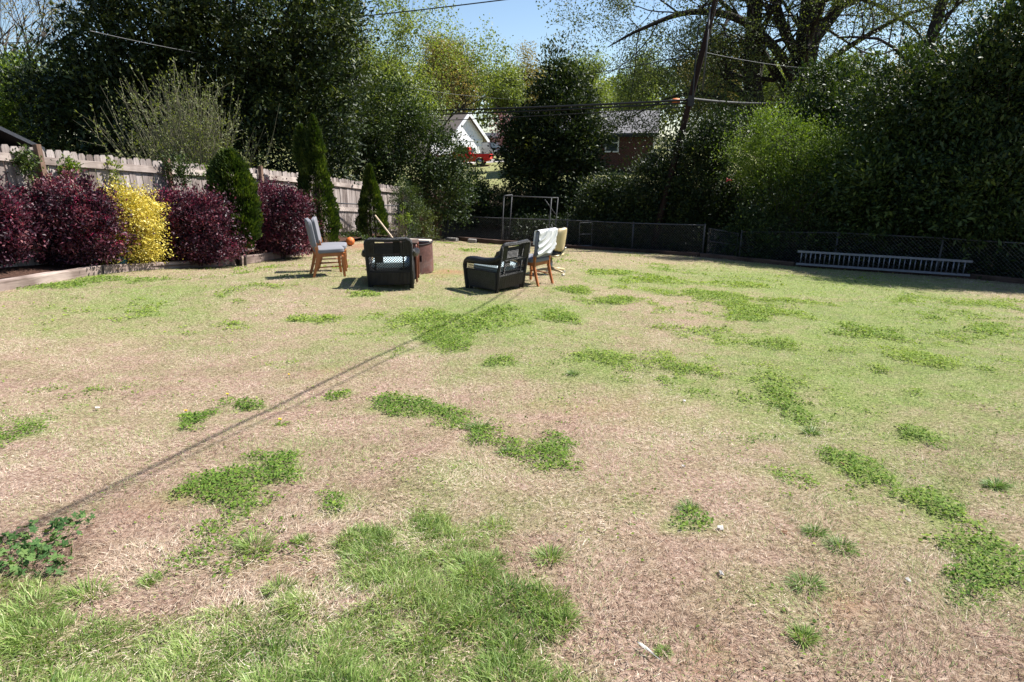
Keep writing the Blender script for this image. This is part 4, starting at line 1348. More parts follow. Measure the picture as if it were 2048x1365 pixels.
def branchy(rng, p, d, L, r, depth, kids, out, tips, up=.15, spread=.75, wig=.16, lr=(.55, .85), tmin=.3, segs=5, sides=(8, 6, 5, 4, 3, 3), lvl=0, tip_r=.5):
    pts = [Vector(p)]; q = Vector(p); dd = Vector(d).normalized()
    ds = [dd.copy()]
    for i in range(segs):
        dd = (dd + Vector(rng.normal(0, wig, 3)) + Vector((0, 0, up * .25))).normalized()
        q = q + dd * (L / segs); pts.append(q.copy()); ds.append(dd.copy())
    rad = [r * (1 - (1 - tip_r) * i / segs) for i in range(segs + 1)]
    out.append((pts, rad, sides[min(lvl, len(sides) - 1)]))
    if depth == 0:
        tips.append((pts[-1], dd)); tips.append((pts[segs // 2], ds[segs // 2]))
        return
    nk = kids[lvl] if lvl < len(kids) else kids[-1]
    for k in range(nk):
        t = tmin + (1 - tmin) * (k + rng.uniform(.2, 1)) / nk
        t = min(t, 1)
        i = min(int(t * segs), segs - 1); fr = t * segs - i
        bp = pts[i].lerp(pts[i + 1], fr)
        ax = Vector(rng.normal(0, 1, 3)); ax = (ax - ax.project(ds[i])).normalized()
        nd = (ds[i] * (1 - spread * .55) + ax * spread + Vector((0, 0, up))).normalized()
        branchy(rng, bp, nd, L * rng.uniform(*lr), max(r * (1 - (1 - tip_r) * t) * rng.uniform(.45, .7), .006), depth - 1, kids, out, tips, up, spread, wig, lr, tmin * .8, max(3, segs - 1), sides, lvl + 1, tip_r)
def tubes(out, o=Vector()):
    m = MB()
    for pts, rad, n in out:
        m.tube([p - o for p in pts], rad, n, False)
    return m

def evergreen(name, px, d, blobs_px, label, cat, mat, bark, seed, leaf=(.13, .42), nclump=700, per=46, cr=.36, trunk=True, group=None, tone0=.4, shell=.3, droop=.1, depth_k=.9, stems=1, base_d=None):
    """blobs_px: (px, py, rx, ry[, dd]) ellipses as seen in the survey photo at distance d+dd"""
    rng = np.random.default_rng(seed)
    b = onto(px, d)
    root = empty(name, b, 0, label, cat, group)
    bl = []
    for q in blobs_px:
        dd = d + (q[4] if len(q) > 4 else 0)
        c = at(q[0], q[1], dd); s = 1 / ppm(dd, q[1])
        bl.append((c.x - b.x, c.y - b.y, c.z - b.z, q[2] * s, q[2] * s * depth_k, q[3] * s))
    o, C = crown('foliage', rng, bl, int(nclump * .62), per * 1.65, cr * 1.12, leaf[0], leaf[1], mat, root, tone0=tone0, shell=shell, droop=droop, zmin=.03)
    if trunk:
        out = []; ztop = max(x[2] + x[5] * .6 for x in bl)
        for s_ in range(stems):
            t0 = Vector((rng.normal(0, .25), rng.normal(0, .25), -.1)) if stems > 1 else Vector((0, 0, -.1))
            cc = bl[int(rng.integers(0, len(bl)))] if stems > 1 else bl[0]
            t1 = Vector((cc[0] * .8, cc[1] * .8, ztop if stems == 1 else cc[2] + cc[5] * .3))
            pts = [t0.lerp(t1, t) + Vector((rng.normal(0, .06), rng.normal(0, .06), 0)) * (t > 0) for t in np.linspace(0, 1, 7)]
            r0 = max(.05, ztop * .022) / (1 if stems == 1 else 1.6)
            out.append((pts, [r0 * (1 - .75 * t) for t in np.linspace(0, 1, 7)], 8))
            for c in C[rng.integers(0, len(C), 26 if stems == 1 else 9)]:
                c = Vector(c); t = min(max((c.z * .7) / max(ztop, .5), .12), .9)
                a = t0.lerp(t1, t)
                out.append(([a, a.lerp(c, .5) + Vector((0, 0, .1)), c], [r0 * .35, r0 * .2, .012], 4))
        tubes(out).build('trunk', bark, root, True)
    return root

# --- purple, yellow and pink things in the bed
def shrub(name, px, d, w, h, label, cat, mat, seed, leaf, nclump, per, flowers=0, group=None, bulge=(), zlo=.06, stems=6, tone0=.45, depth=.48):
    rng = np.random.default_rng(seed)
    b = onto(px, d, .06)
    root = empty(name, b, 0, label, cat, group)
    bl = [(0, 0, h * .52, w * .5, depth, h * .44)]
    bl += [(w * q[0], .1 * q[0], h * q[1], w * q[2], depth * .8, h * q[3]) for q in bulge]
    o, C = crown('foliage', rng, bl, int(nclump * .42), per * 2.3, .185, leaf[0], leaf[1], mat, root, jag=.65, up=.25, shell=.2, tone0=tone0, zmin=zlo)
    if flowers:
        K, O = blob_points(rng, bl, flowers, .06)
        k = (np.abs(N1(K[:, 0] * 2 + K[:, 2], K[:, 2] * 2, .42)) > .5) & (K[:, 2] > .25)
        K, O = K[k], O[k]
        i = rng.integers(0, len(K), len(K) * 13)
        P = K[i] + rng.normal(0, .028, (len(i), 3)) + O[i] * .03
        leaves('blossom', P, unit(O[i] + rdir(rng, len(i)) * .9), rdir(rng, len(i)), .034, .012, np.clip(rng.normal(.5, .25, len(i)), 0, 1), M['pinkflower'], root)
    out = []
    for s in range(stems):
        a = rng.uniform(-1, 1)
        out.append(([Vector((a * .1, rng.normal(0, .08), -.1)), Vector((a * w * .22, rng.normal(0, .12) - .1, h * .3)), Vector((a * w * .4, rng.normal(0, .2), h * .75))], [.022, .017, .006], 5))
    tubes(out).build('stem', M['bark'], root, True)
    return root
shrub('purple_shrub', 66, 14.75, 3.0, 1.58, 'large purple-leaved shrub with pink blossom just left of the yellow shrub', 'shrub', M['loro'], 31, (.05, .52), 1500, 44, 700, 'purple shrubs along the fence',
      ((-.3, .5, .25, .45), (.28, .48, .24, .44), (-.35, .72, .18, .25), (.3, .72, .2, .22), (.42, .4, .13, .34), (-.42, .35, .14, .34), (-.52, .5, .14, .42), (-.05, .62, .25, .38), (.36, .3, .16, .28), (-.15, .28, .35, .28), (.2, .28, .3, .28)))
shrub('purple_shrub', -95, 13.6, 2.3, 1.5, 'purple-leaved shrub cut off by the left edge of the view', 'shrub', M['loro'], 35, (.05, .52), 1000, 44, 420, 'purple shrubs along the fence', ((-.3, .5, .25, .42), (.3, .5, .25, .42), (.38, .3, .16, .3), (.2, .7, .25, .25)))
shrub('yellow_shrub', 268, 15.7, 1.0, 1.45, 'bright yellow-leaved shrub between two purple shrubs', 'shrub', M['yellow'], 32, (.038, .6), 560, 44, 0, None, ((-.2, .72, .32, .26), (.25, .68, .28, .26), (.0, .25, .36, .24), (-.25, .4, .25, .3)), .06, 5, .5, .42)
shrub('purple_shrub', 382, 17.2, 1.5, 1.53, 'middle purple-leaved shrub right of the yellow shrub', 'shrub', M['loro'], 33, (.05, .52), 900, 44, 520, 'purple shrubs along the fence', ((-.25, .6, .3, .4), (.25, .45, .3, .42), (0, .28, .45, .28), (.28, .72, .24, .2), (-.36, .3, .2, .28), (.38, .28, .2, .26)))
shrub('purple_shrub', 562, 20.9, 1.42, 1.8, 'purple-leaved shrub with most pink blossom between the two tall arborvitae', 'shrub', M['loro'], 34, (.05, .52), 900, 44, 900, 'purple shrubs along the fence', ((-.15, .7, .3, .3), (.25, .5, .28, .4), (0, .28, .45, .28), (.3, .7, .22, .2), (-.36, .35, .2, .3), (.36, .25, .2, .24)))

def thuja(px, d, w, h, z0, label, seed, prof, n, lean=0.0, tops=1):
    rng = np.random.default_rng(seed)
    b = onto(px, d, .05)
    root = empty('arborvitae', b, 0, label, 'arborvitae', 'arborvitae along the fence')
    t = rng.random(n) ** .85
    rw = np.interp(t, [p[0] for p in prof], [p[1] for p in prof]) * w / 2
    az = rng.uniform(0, 2 * np.pi, n)
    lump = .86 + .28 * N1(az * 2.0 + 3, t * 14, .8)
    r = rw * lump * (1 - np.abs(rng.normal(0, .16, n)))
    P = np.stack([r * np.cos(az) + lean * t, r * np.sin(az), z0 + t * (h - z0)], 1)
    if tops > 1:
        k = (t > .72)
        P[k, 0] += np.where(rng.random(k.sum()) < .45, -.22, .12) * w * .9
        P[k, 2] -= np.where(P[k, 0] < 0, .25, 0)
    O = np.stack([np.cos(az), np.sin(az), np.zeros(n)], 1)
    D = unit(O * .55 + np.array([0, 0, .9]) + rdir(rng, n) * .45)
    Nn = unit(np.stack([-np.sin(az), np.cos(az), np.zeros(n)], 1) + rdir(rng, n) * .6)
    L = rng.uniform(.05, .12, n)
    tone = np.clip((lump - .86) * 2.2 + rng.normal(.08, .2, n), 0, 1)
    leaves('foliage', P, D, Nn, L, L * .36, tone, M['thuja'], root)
    out = []
    for s in range(4):
        a = rng.normal(0, .5)
        out.append(([Vector((a * .16, rng.normal(0, .05), -.1)), Vector((a * .24, rng.normal(0, .06), z0 + .1)), Vector((a * .15, 0, h * .6))], [.035, .028, .012], 6))
    tubes(out).build('stem', M['bark'], root, True)
    return root
thuja(482, 18.3, 1.08, 2.42, .34, 'rounded arborvitae with bare stems at its foot, second plant from the yellow shrub', 41, [(0, .45), (.12, .85), (.35, 1), (.65, .85), (.85, .62), (1, .15)], 24000)
thuja(648, 23.3, 1.1, 3.5, .12, 'tallest arborvitae, narrow and double-tipped, behind the grey chairs', 42, [(0, .8), (.15, 1), (.45, .8), (.7, .5), (.9, .28), (1, .06)], 24000, -.12, 2)
thuja(750, 27.8, 1.02, 2.32, .06, 'small cone-shaped arborvitae behind the fire pit', 43, [(0, .9), (.15, 1), (.4, .8), (.7, .42), (1, .04)], 17000)

# --- climbers and little shrubs at the fence
def vine(px, py, d, w, h, label, seed, mat, n=60, grp='vines on the wooden fence'):
    rng = np.random.default_rng(seed)
    c = at(px, py, d); s = 1 / ppm(d, py)
    b = Vector((c.x, c.y, g1(c.x, c.y)))
    r = empty('climbing_vine', b, 0, label, 'vine', grp)
    z = c.z - b.z
    crown('foliage', rng, [(0, 0, z, w * s / 2, .09, h * s / 2)], n, 14, .08, .05, .55, mat, r, shell=.5, tone0=.6)
    out = [([Vector((.02, .02, 0)), Vector((rng.normal(0, .08), .02, z * .5)), Vector((rng.normal(0, .1), 0, z + h * s * .4))], [.009, .007, .004], 4)]
    tubes(out).build('stem', M['bark'], r)
vine(52, 325, 14.5, 34, 70, 'dark green vine climbing the left fence post', 51, M['holly'])
vine(140, 345, 15.5, 40, 50, 'light green vine tuft on the pickets above the big purple shrub', 52, M['privet'])
vine(232, 350, 16.8, 16, 60, 'thin pale vine on the pickets above the yellow shrub', 53, M['spring'], 20)
vine(362, 345, 18.4, 70, 62, 'dense vine covering the fence right of the second post', 54, M['holly'], 90)
vine(425, 350, 19.6, 40, 50, 'vine between the covered post and the rounded arborvitae', 55, M['privet'], 50)
vine(822, 378, 34.5, 40, 30, 'vine tip over the far end of the wooden fence', 56, M['privet'], 30)
evergreen('evergreen_shrub', 815, 32, [(815, 405, 27, 40), (812, 450, 22, 40)], 'round dark green shrub in front of the far wooden fence', 'shrub', M['holly'], M['bark'], 61, (.05, .5), 260, 40, .16, True, None, .55, .25, 0, .8, 3)
evergreen('sapling', 806, 30.2, [(806, 430, 14, 18), (798, 462, 10, 22), (815, 447, 9, 10)], 'light green sapling with thin grey stems right of the small arborvitae', 'sapling', M['privet'], M['pale_twig'], 62, (.06, .5), 26, 22, .12, True, None, .75, .4, 0, .8, 4)
evergreen('brown_shrub', 842, 33.5, [(842, 440, 22, 34), (850, 470, 25, 16)], 'reddish-brown leafy shrub by the fence corner', 'shrub', M['oakleaf'], M['rusttwig'], 63, (.05, .5), 170, 30, .16, True, None, .3, .4, 0, .8, 4)
evergreen('ground_ivy', 720, 26.5, [(700, 480, 40, 9), (745, 486, 36, 7)], 'low ivy and weeds at the foot of the small arborvitae', 'ivy', M['holly'], M['bark'], 64, (.05, .7), 110, 26, .1, False, None, .6)
# straw-coloured dry stalks by the wooden fence
def stalks(px, d, w, h, n, mat, label, seed, cat='dry stalks', fan=.35, r=.004, leafm=None, nleaf=0, lsz=.04):
    rng = np.random.default_rng(seed)
    b = onto(px, d)
    root = empty('twiggy_shrub' if cat == 'shrub' else 'dry_stalks', b, 0, label, cat)
    out = []; P = []; D = []
    for i in range(n):
        a = rng.normal(0, fan); c = rng.normal(0, fan)
        hh = h * rng.uniform(.55, 1.0) * (1 - .25 * abs(a))
        x0 = rng.normal(0, w * .16); y0 = rng.normal(0, w * .12)
        p0 = Vector((x0, y0, 0)); pts = [p0]
        dr = Vector((a, c, 1)).normalized()
        for k in range(5):
            dr = (dr + Vector(rng.normal(0, .06, 3)) + Vector((0, 0, .05))).normalized()
            pts.append(pts[-1] + dr * hh / 5)
        out.append((pts, [r * 2.4 * (1 - .75 * k / 5) for k in range(6)], 4))
        for s in range(4):
            k = rng.integers(2, 5); q = pts[k].lerp(pts[k + 1], rng.random()) if k < 5 else pts[k]
            dv = (dr + Vector(rng.normal(0, .45, 3))).normalized()
            e = q + dv * hh * .16
            out.append(([q, q.lerp(e, .5), e], [r * .9, r * .7, r * .4], 3))
            if leafm:
                for u in range(nleaf):
                    P.append(q.lerp(e, rng.random())); D.append(dv)
    tubes(out).build('branch', mat, root)
    if leafm:
        P = np.array([tuple(p) for p in P]); D = np.array([tuple(p) for p in D])
        D = unit(D + rdir(rng, len(D)) * .9)
        leaves('foliage', P, D, rdir(rng, len(P)), lsz * rng.uniform(.6, 1.3, len(P)), lsz * .55, np.clip(rng.normal(.55, .2, len(P)), 0, 1), leafm, root)
    return root
stalks(775, 30, .8, 1.0, 40, M['pale_twig'], 'tangled dry straw-coloured stalks left of the sapling', 71)
stalks(696, 27, .6, .9, 40, M['pale_twig'], 'dry stalks at the wooden fence beside the tallest arborvitae', 72)
stalks(860, 36.5, 1.2, 3.1, 90, M['rusttwig'], 'tall reddish-brown twiggy shrub at the end of the wooden fence', 73, 'shrub', .2, .006)
stalks(408, 22.5, 1.7, 4.45, 340, M['olive_twig'], 'tall fan of pale budding stems rising behind the wooden fence', 74, 'shrub', .27, .005, M['olive'], 7, .07)
stalks(705, 34, 2.2, 2.6, 46, M['pale_twig'], 'loose arching bare twigs above the fence left of the small arborvitae', 75, 'shrub', .6, .006, M['spring'], 3, .06)

# --- big trees on the left
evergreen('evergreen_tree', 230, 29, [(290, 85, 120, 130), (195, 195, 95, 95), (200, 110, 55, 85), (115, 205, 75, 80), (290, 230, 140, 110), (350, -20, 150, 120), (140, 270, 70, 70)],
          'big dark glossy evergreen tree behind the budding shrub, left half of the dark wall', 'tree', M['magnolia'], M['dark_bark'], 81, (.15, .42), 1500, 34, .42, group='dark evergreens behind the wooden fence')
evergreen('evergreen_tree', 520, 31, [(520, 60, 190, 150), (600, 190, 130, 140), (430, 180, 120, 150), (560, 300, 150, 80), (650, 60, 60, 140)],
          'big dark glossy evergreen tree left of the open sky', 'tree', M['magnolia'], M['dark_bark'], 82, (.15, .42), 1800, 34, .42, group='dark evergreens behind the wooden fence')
evergreen('evergreen_tree', 30, 33, [(40, 215, 70, 90), (-60, 230, 110, 130), (110, 180, 60, 70)],
          'lower dark evergreen at the far left edge', 'tree', M['holly'], M['dark_bark'], 83, (.12, .45), 600, 34, .4, group='dark evergreens behind the wooden fence')
evergreen('leafy_tree', 20, 30, [(25, 190, 40, 60), (10, 250, 45, 40)], 'lighter green leafy tree at the far left edge', 'tree', M['privet'], M['bark'], 84, (.11, .5), 200, 34, .3, tone0=.6)
evergreen('ivy_thicket', 760, 36, [(750, 260, 90, 100), (820, 310, 80, 90), (690, 330, 80, 70), (880, 390, 55, 60), (890, 325, 42, 62), (922, 322, 26, 28)], 'ivy covered thicket behind the far end of the wooden fence', 'thicket', M['holly'], M['bark'], 85, (.10, .55), 1300, 36, .36, tone0=.45, stems=5)
evergreen('ivy_thicket', 950, 42, [(950, 420, 60, 50), (900, 430, 40, 50), (1000, 430, 50, 50, -1), (930, 370, 40, 35, 2)], 'low dark thicket behind the fence corner', 'thicket', M['holly'], M['bark'], 86, (.10, .55), 800, 32, .34, tone0=.3, stems=5)
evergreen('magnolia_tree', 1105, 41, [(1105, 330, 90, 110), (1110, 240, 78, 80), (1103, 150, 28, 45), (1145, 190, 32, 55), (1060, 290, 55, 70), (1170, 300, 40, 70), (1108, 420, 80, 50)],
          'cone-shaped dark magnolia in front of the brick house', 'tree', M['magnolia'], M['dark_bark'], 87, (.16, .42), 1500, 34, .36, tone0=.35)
# understory behind the back fence, tree shade put into its dark leaf tone
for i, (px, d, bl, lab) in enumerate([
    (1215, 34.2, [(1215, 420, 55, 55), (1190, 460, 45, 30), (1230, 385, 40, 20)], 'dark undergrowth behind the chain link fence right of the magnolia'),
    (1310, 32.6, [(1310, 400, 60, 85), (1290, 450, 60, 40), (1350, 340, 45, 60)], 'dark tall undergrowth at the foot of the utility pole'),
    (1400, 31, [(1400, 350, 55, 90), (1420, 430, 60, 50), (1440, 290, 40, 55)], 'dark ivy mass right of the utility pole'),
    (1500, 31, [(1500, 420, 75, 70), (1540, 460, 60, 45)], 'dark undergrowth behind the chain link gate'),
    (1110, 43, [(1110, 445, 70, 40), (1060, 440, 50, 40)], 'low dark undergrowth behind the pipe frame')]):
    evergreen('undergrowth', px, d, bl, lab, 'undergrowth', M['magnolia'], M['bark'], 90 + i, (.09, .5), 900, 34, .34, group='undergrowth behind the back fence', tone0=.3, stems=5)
# right-hand evergreens
evergreen('evergreen_tree', 1640, 33, [(1665, 205, 70, 80), (1710, 270, 100, 100), (1620, 290, 80, 95), (1600, 380, 90, 100), (1720, 400, 90, 90)],
          'glossy evergreen rising just behind the light green bush', 'tree', M['holly'], M['bark'], 101, (.13, .42), 1500, 36, .38, group='evergreens behind the ladder', tone0=.62, stems=5)
evergreen('evergreen_tree', 1800, 26.6, [(1800, 215, 85, 115), (1880, 190, 70, 90), (1850, 330, 110, 130), (1760, 380, 90, 110), (1830, 450, 90, 60), (1770, 380, 90, 80, -1.6)],
          'dark evergreen in the middle of the right-hand row above the ladder', 'tree', M['holly'], M['bark'], 102, (.13, .42), 1500, 36, .38, group='evergreens behind the ladder', tone0=.55, stems=6)
evergreen('evergreen_tree', 1990, 24.2, [(1970, 190, 105, 105), (2070, 110, 110, 140), (1960, 340, 120, 110), (2080, 380, 100, 130), (1990, 440, 90, 50), (1970, 380, 110, 90, -1.4)],
          'tall dark evergreen at the right edge', 'tree', M['holly'], M['bark'], 103, (.13, .42), 1800, 36, .38, group='evergreens behind the ladder', tone0=.45, stems=6)
evergreen('light_green_bush', 1560, 28, [(1545, 290, 85, 65), (1640, 320, 100, 60), (1500, 330, 55, 45), (1700, 340, 60, 40), (1590, 370, 90, 50)],
          'feathery light green bush in front of the right-hand evergreens', 'bush', M['privet'], M['bark'], 104, (.075, .4), 900, 44, .34, tone0=.5, stems=6)
evergreen('dark_bush', 1620, 27, [(1600, 430, 110, 70), (1720, 440, 100, 60), (1510, 470, 50, 40)], 'dark leafy bush behind the left end of the ladder', 'bush', M['holly'], M['bark'], 105, (.075, .45), 800, 34, .3, tone0=.3, stems=7)
evergreen('dark_bush', 1880, 24.4, [(1880, 420, 120, 50), (1990, 430, 90, 60)], 'dark leafy bush with tall thin trunks behind the right end of the ladder', 'bush', M['holly'], M['bark'], 106, (.08, .45), 600, 34, .3, tone0=.3, stems=12)
evergreen('evergreen_tree', 2240, 22.5, [(2200, 160, 120, 190), (2330, 140, 150, 200), (2220, 400, 160, 150), (2400, 380, 150, 150), (2260, -60, 130, 160), (2420, -40, 130, 160)],
          'dark evergreen cut off by the right edge of the view', 'tree', M['magnolia'], M['bark'], 107, (.14, .45), 2400, 34, .38, group='evergreens behind the ladder', tone0=.4, stems=6)
for i, (px, d, bl, lab) in enumerate([
    (985, 40.5, [(960, 462, 40, 24), (1010, 464, 40, 22)], 'low ivy behind the chain link fence left of the pipe frame'),
    (1085, 37, [(1060, 464, 40, 24), (1115, 466, 40, 24)], 'low ivy behind the chain link fence and the draped chair'),
    (1190, 34.5, [(1160, 470, 40, 26), (1220, 474, 40, 26)], 'low ivy behind the wire rack'),
    (1300, 32, [(1270, 480, 45, 28), (1340, 484, 45, 28)], 'low ivy behind the chain link fence below the pole'),
    (1420, 30.2, [(1395, 488, 40, 30), (1455, 494, 40, 28)], 'low ivy behind the chain link gate'),
    (1560, 28, [(1530, 500, 45, 28), (1600, 504, 50, 28)], 'low ivy at the left end of the ladder behind the fence'),
    (1720, 26, [(1680, 506, 55, 30), (1760, 512, 55, 30)], 'low ivy behind the fence above the middle of the ladder'),
    (1860, 24.3, [(1830, 518, 55, 32), (1910, 524, 55, 32)], 'low ivy behind the fence at the right end of the ladder'),
    (2030, 22.6, [(1990, 530, 60, 34), (2090, 540, 70, 34)], 'low ivy behind the fence at the right edge')]):
    evergreen('ivy', px, d, bl, lab, 'ivy', M['magnolia'], M['bark'], 170 + i, (.08, .6), 420, 30, .26, group='low ivy along the back fence', tone0=.2, trunk=False)  # dark leaf tone carries the shade behind the fence
# a red scrap in the bushes
rb = at(1457, 361, 27.6)
bm2 = MB()
for a in range(3):
    c, s_ = math.cos(a * 2.1), math.sin(a * 2.1)
    bm2.tube([(0, 0, 0), (.07 * c, .05, .05 * s_ + .02), (.13 * c, .06, .03 * s_ - .03)], [.02, .035, .008], 5, True, .4)
o = bm2.build('red_ribbon', M['red_ribbon']); o.location = rb
tag(o, 'small bright red ribbon caught in the dark bushes right of the pole', 'ribbon')

# --- deciduous trees with visible limbs
def deciduous(name, px, d, h, r, label, seed, mat, bark, depth, kids, leafn, leafsz, group=None, lean=(0, 0), L0=None, up=.15, spread=.75, first=None, clump=.35, lr=(.55, .85), cat='tree', tone0=.5, tmin=.35):
    rng = np.random.default_rng(seed)
    b = onto(px, d)
    root = empty(name, b, 0, label, cat, group)
    out, tips = [], []
    branchy(rng, Vector((0, 0, -.2)), Vector((lean[0], lean[1], 1)), L0 or h * .55, r, depth, kids, out, tips, up, spread, .10, lr, tmin)
    sc = h / max(max(p.z for p, _ in tips), .1)
    out2 = [([Vector((p.x * (.5 + .5 * sc), p.y * (.5 + .5 * sc), p.z * sc)) for p in pts], rad, n) for pts, rad, n in out]
    tubes(out2[:1]).build('trunk', bark, root, True)
    if len(out2) > 1:
        tubes(out2[1:]).build('branch', bark, root)
    T = np.array([(p.x * (.5 + .5 * sc), p.y * (.5 + .5 * sc), p.z * sc) for p, _ in tips])
    i = rng.integers(0, len(T), leafn)
    P = T[i] + rng.normal(0, clump, (leafn, 3)) * np.array([1, 1, .7])
    tone = np.clip(tone0 + rng.normal(0, .2, leafn) + N1(P[:, 0], P[:, 2], 2.5) * .3 - .15, 0, 1)
    leaves('foliage', P, rdir(rng, leafn), unit(rdir(rng, leafn) + np.array([0, 0, .5])), leafsz * rng.uniform(.6, 1.4, leafn), leafsz * .6, tone, mat, root)
    return root
deciduous('spring_tree', 765, 41, 11.8, .16, 'slender light green spring tree left of the open sky', 111, M['spring'], M['bark'], 4, [8, 4, 4, 3], 24000, .12, up=.3, spread=.6, clump=.22)
deciduous('spring_tree', 850, 44, 9.8, .14, 'light green spring tree with a leaning limb reaching into the sky', 112, M['spring'], M['bark'], 4, [7, 4, 4, 3], 15000, .12, lean=(.22, 0), up=.25, spread=.65, clump=.24)
deciduous('spring_tree', 690, 43, 7.5, .13, 'small spring tree half hidden by the dark evergreen', 113, M['spring'], M['bark'], 4, [6, 4, 3, 3], 7000, .12, up=.3, spread=.65, clump=.35)
deciduous('bare_tree', 70, 40, 13, .2, 'nearly bare spring tree at the top left corner', 114, M['catkin'], M['bark'], 4, [7, 4, 4, 3], 2600, .1, up=.3, spread=.6, clump=.25)
deciduous('bare_tree', -60, 38, 12, .18, 'bare branched tree leaning in from the left edge', 115, M['catkin'], M['pale_twig'], 4, [7, 4, 4, 3], 900, .1, lean=(.15, 0), up=.25, spread=.6, clump=.25)
# big oak: several heavy limbs from one foot
def limbtree(name, label, seed, px, d, limbs, mat, bark, leafn, leafsz, kids, depth, up=.1, spread=.8, clump=.45, base_r=.6, tone0=.45):
    rng = np.random.default_rng(seed)
    b = onto(px, d)
    root = empty(name, b, 0, label, 'tree')
    out, tips, main = [], [], []
    for pts_px, r0, r1, nk, bl in limbs:
        P = [at(*q) - b for q in pts_px]
        C = catmull(P, 5)
        rad = [r0 + (r1 - r0) * i / (len(C) - 1) for i in range(len(C))]
        main.append((C, rad, 10))
        for k in range(nk):
            t = .25 + .75 * (k + rng.random()) / nk
            i = min(int(t * (len(C) - 1)), len(C) - 2)
            dr = (C[i + 1] - C[i]).normalized()
            ax = Vector(rng.normal(0, 1, 3)); ax = (ax - ax.project(dr)).normalized()
            nd = (dr * .5 + ax * spread + Vector((0, 0, up))).normalized()
            branchy(rng, C[i], nd, bl * rng.uniform(.6, 1.2), rad[i] * rng.uniform(.25, .45), depth, kids, out, tips, up, spread, .16, (.5, .8), .3)
    tubes(main).build('trunk', bark, root, True)
    tubes(out).build('branch', bark, root)
    T = np.array([tuple(p) for p, _ in tips])
    i = rng.integers(0, len(T), leafn)
    P = T[i] + rng.normal(0, clump, (leafn, 3)) * np.array([1, 1, .6])
    tone = np.clip(tone0 + rng.normal(0, .22, leafn), 0, 1)
    leaves('foliage', P, rdir(rng, leafn), unit(rdir(rng, leafn) + np.array([0, 0, .4])), leafsz * rng.uniform(.6, 1.4, leafn), leafsz * .55, tone, mat, root)
    return root
D0 = 50
limbtree('oak_tree', 'huge dark many-limbed oak towering behind the pole and the evergreens', 121, 1570, D0,
         [([(1575, 330, D0), (1595, 190, D0), (1618, 60, D0), (1635, -120, D0)], .85, .5, 9, 5.0),
          ([(1550, 320, D0), (1510, 210, D0), (1505, 90, D0), (1520, -100, D0)], .6, .36, 9, 4.6),
          ([(1600, 200, D0), (1560, 110, D0 - 1), (1480, 40, D0 - 2), (1380, 25, D0 - 3), (1280, 60, D0 - 4), (1215, 95, D0 - 4)], .32, .025, 13, 3.4),
          ([(1618, 90, D0), (1690, 0, D0 + 1), (1760, -90, D0 + 1)], .4, .2, 7, 4.5),
          ([(1605, 130, D0), (1560, 40, D0), (1540, -80, D0)], .3, .2, 5, 4),
          ([(1600, 160, D0), (1720, 80, D0 - 1), (1840, 20, D0 - 2), (1960, 0, D0 - 2)], .2, .025, 10, 3.2),
          ([(1540, 260, D0), (1450, 200, D0 - 2), (1360, 190, D0 - 3), (1250, 240, D0 - 4)], .2, .02, 11, 2.8),
          ([(1560, 330, D0), (1500, 290, D0 - 3), (1420, 250, D0 - 4)], .2, .03, 7, 2.8)],
         M['oakleaf'], M['dark_bark'], 66000, .125, [4, 3, 3], 3, .05, .85, .3)
limbtree('leaning_tree', 'leaning dark trunk with sparse crown rising above the right-hand evergreens', 122, 1810, 42,
         [([(1800, 330, 42), (1840, 150, 42), (1880, 20, 42), (1920, -110, 42)], .3, .2, 7, 4.2)], M['oakleaf'], M['dark_bark'], 12000, .12, [4, 3, 3], 3, .1, .8, .4)

# --- far tree row beyond the houses
FAR = [(700, 108, 95, 'spring', 'pale green far tree behind the spring trees, left of the ivy'), (800, 112, 85, 'spring', 'pale green far tree above the white house roof'), (935, 105, 70, 'catkin', 'golden-green far tree left of the domed one'), (895, 118, 60, 'spring', 'green far tree peeking behind the golden-green one'),
       (1060, 125, 92, 'catkin', 'round-headed golden far tree in the middle of the sky gap'), (1180, 118, 100, 'spring', 'bright green far tree right of the domed golden one'), (1270, 105, 85, 'spring', 'green far tree behind the left branches of the oak'),
       (1010, 115, 120, 'spring', 'lower green far tree between the golden ones'), (1390, 112, 70, 'catkin', 'far tree seen behind the utility pole'), (1480, 120, 90, 'spring', 'far tree behind the oak trunk'), (1760, 105, 60, 'catkin', 'pale far tree right of the oak'), (1900, 100, 40, 'catkin', 'pale far tree behind the leaning trunk'), (2040, 98, 30, 'spring', 'far tree at the upper right corner'), (560, 110, 60, 'spring', 'far tree behind the big dark evergreen'), (1620, 115, 100, 'spring', 'far tree behind the right-hand bush')]
for i, (px, d, pyt, mk, lab) in enumerate(FAR):
    b = onto(px, d)
    h = at(px, pyt, d).z - b.z
    deciduous('far_tree', px, d, h, h * .022, lab, 140 + i, M[mk], M['bark'], 3, [9, 5, 4], 13000, .25, 'far trees beyond the houses', up=.38, spread=.62, clump=.6, tone0=.5, lr=(.45, .7), tmin=.28)
# far wood closing the horizon all round
rng = np.random.default_rng(9)
n = 70000
az = rng.uniform(-1.15, 1.15, n); dist = rng.uniform(100, 128, n)
x, y = dist * np.sin(az), dist * np.cos(az)
top = 6 + 6 * N1(x, y, 9) + 2.2 * N2(x, y, 3)
z = gz(x, y) + top * (1 - np.abs(rng.normal(0, .45, n)).clip(0, 1))
P = np.stack([x, y, z], 1)
leaves('far_wood', P, rdir(rng, n), rdir(rng, n), rng.uniform(.4, .9, n), .5, np.clip(.25 + N3(x, z * 3, 6) * .5 + rng.normal(0, .15, n), 0, 1), M['oakleaf'])
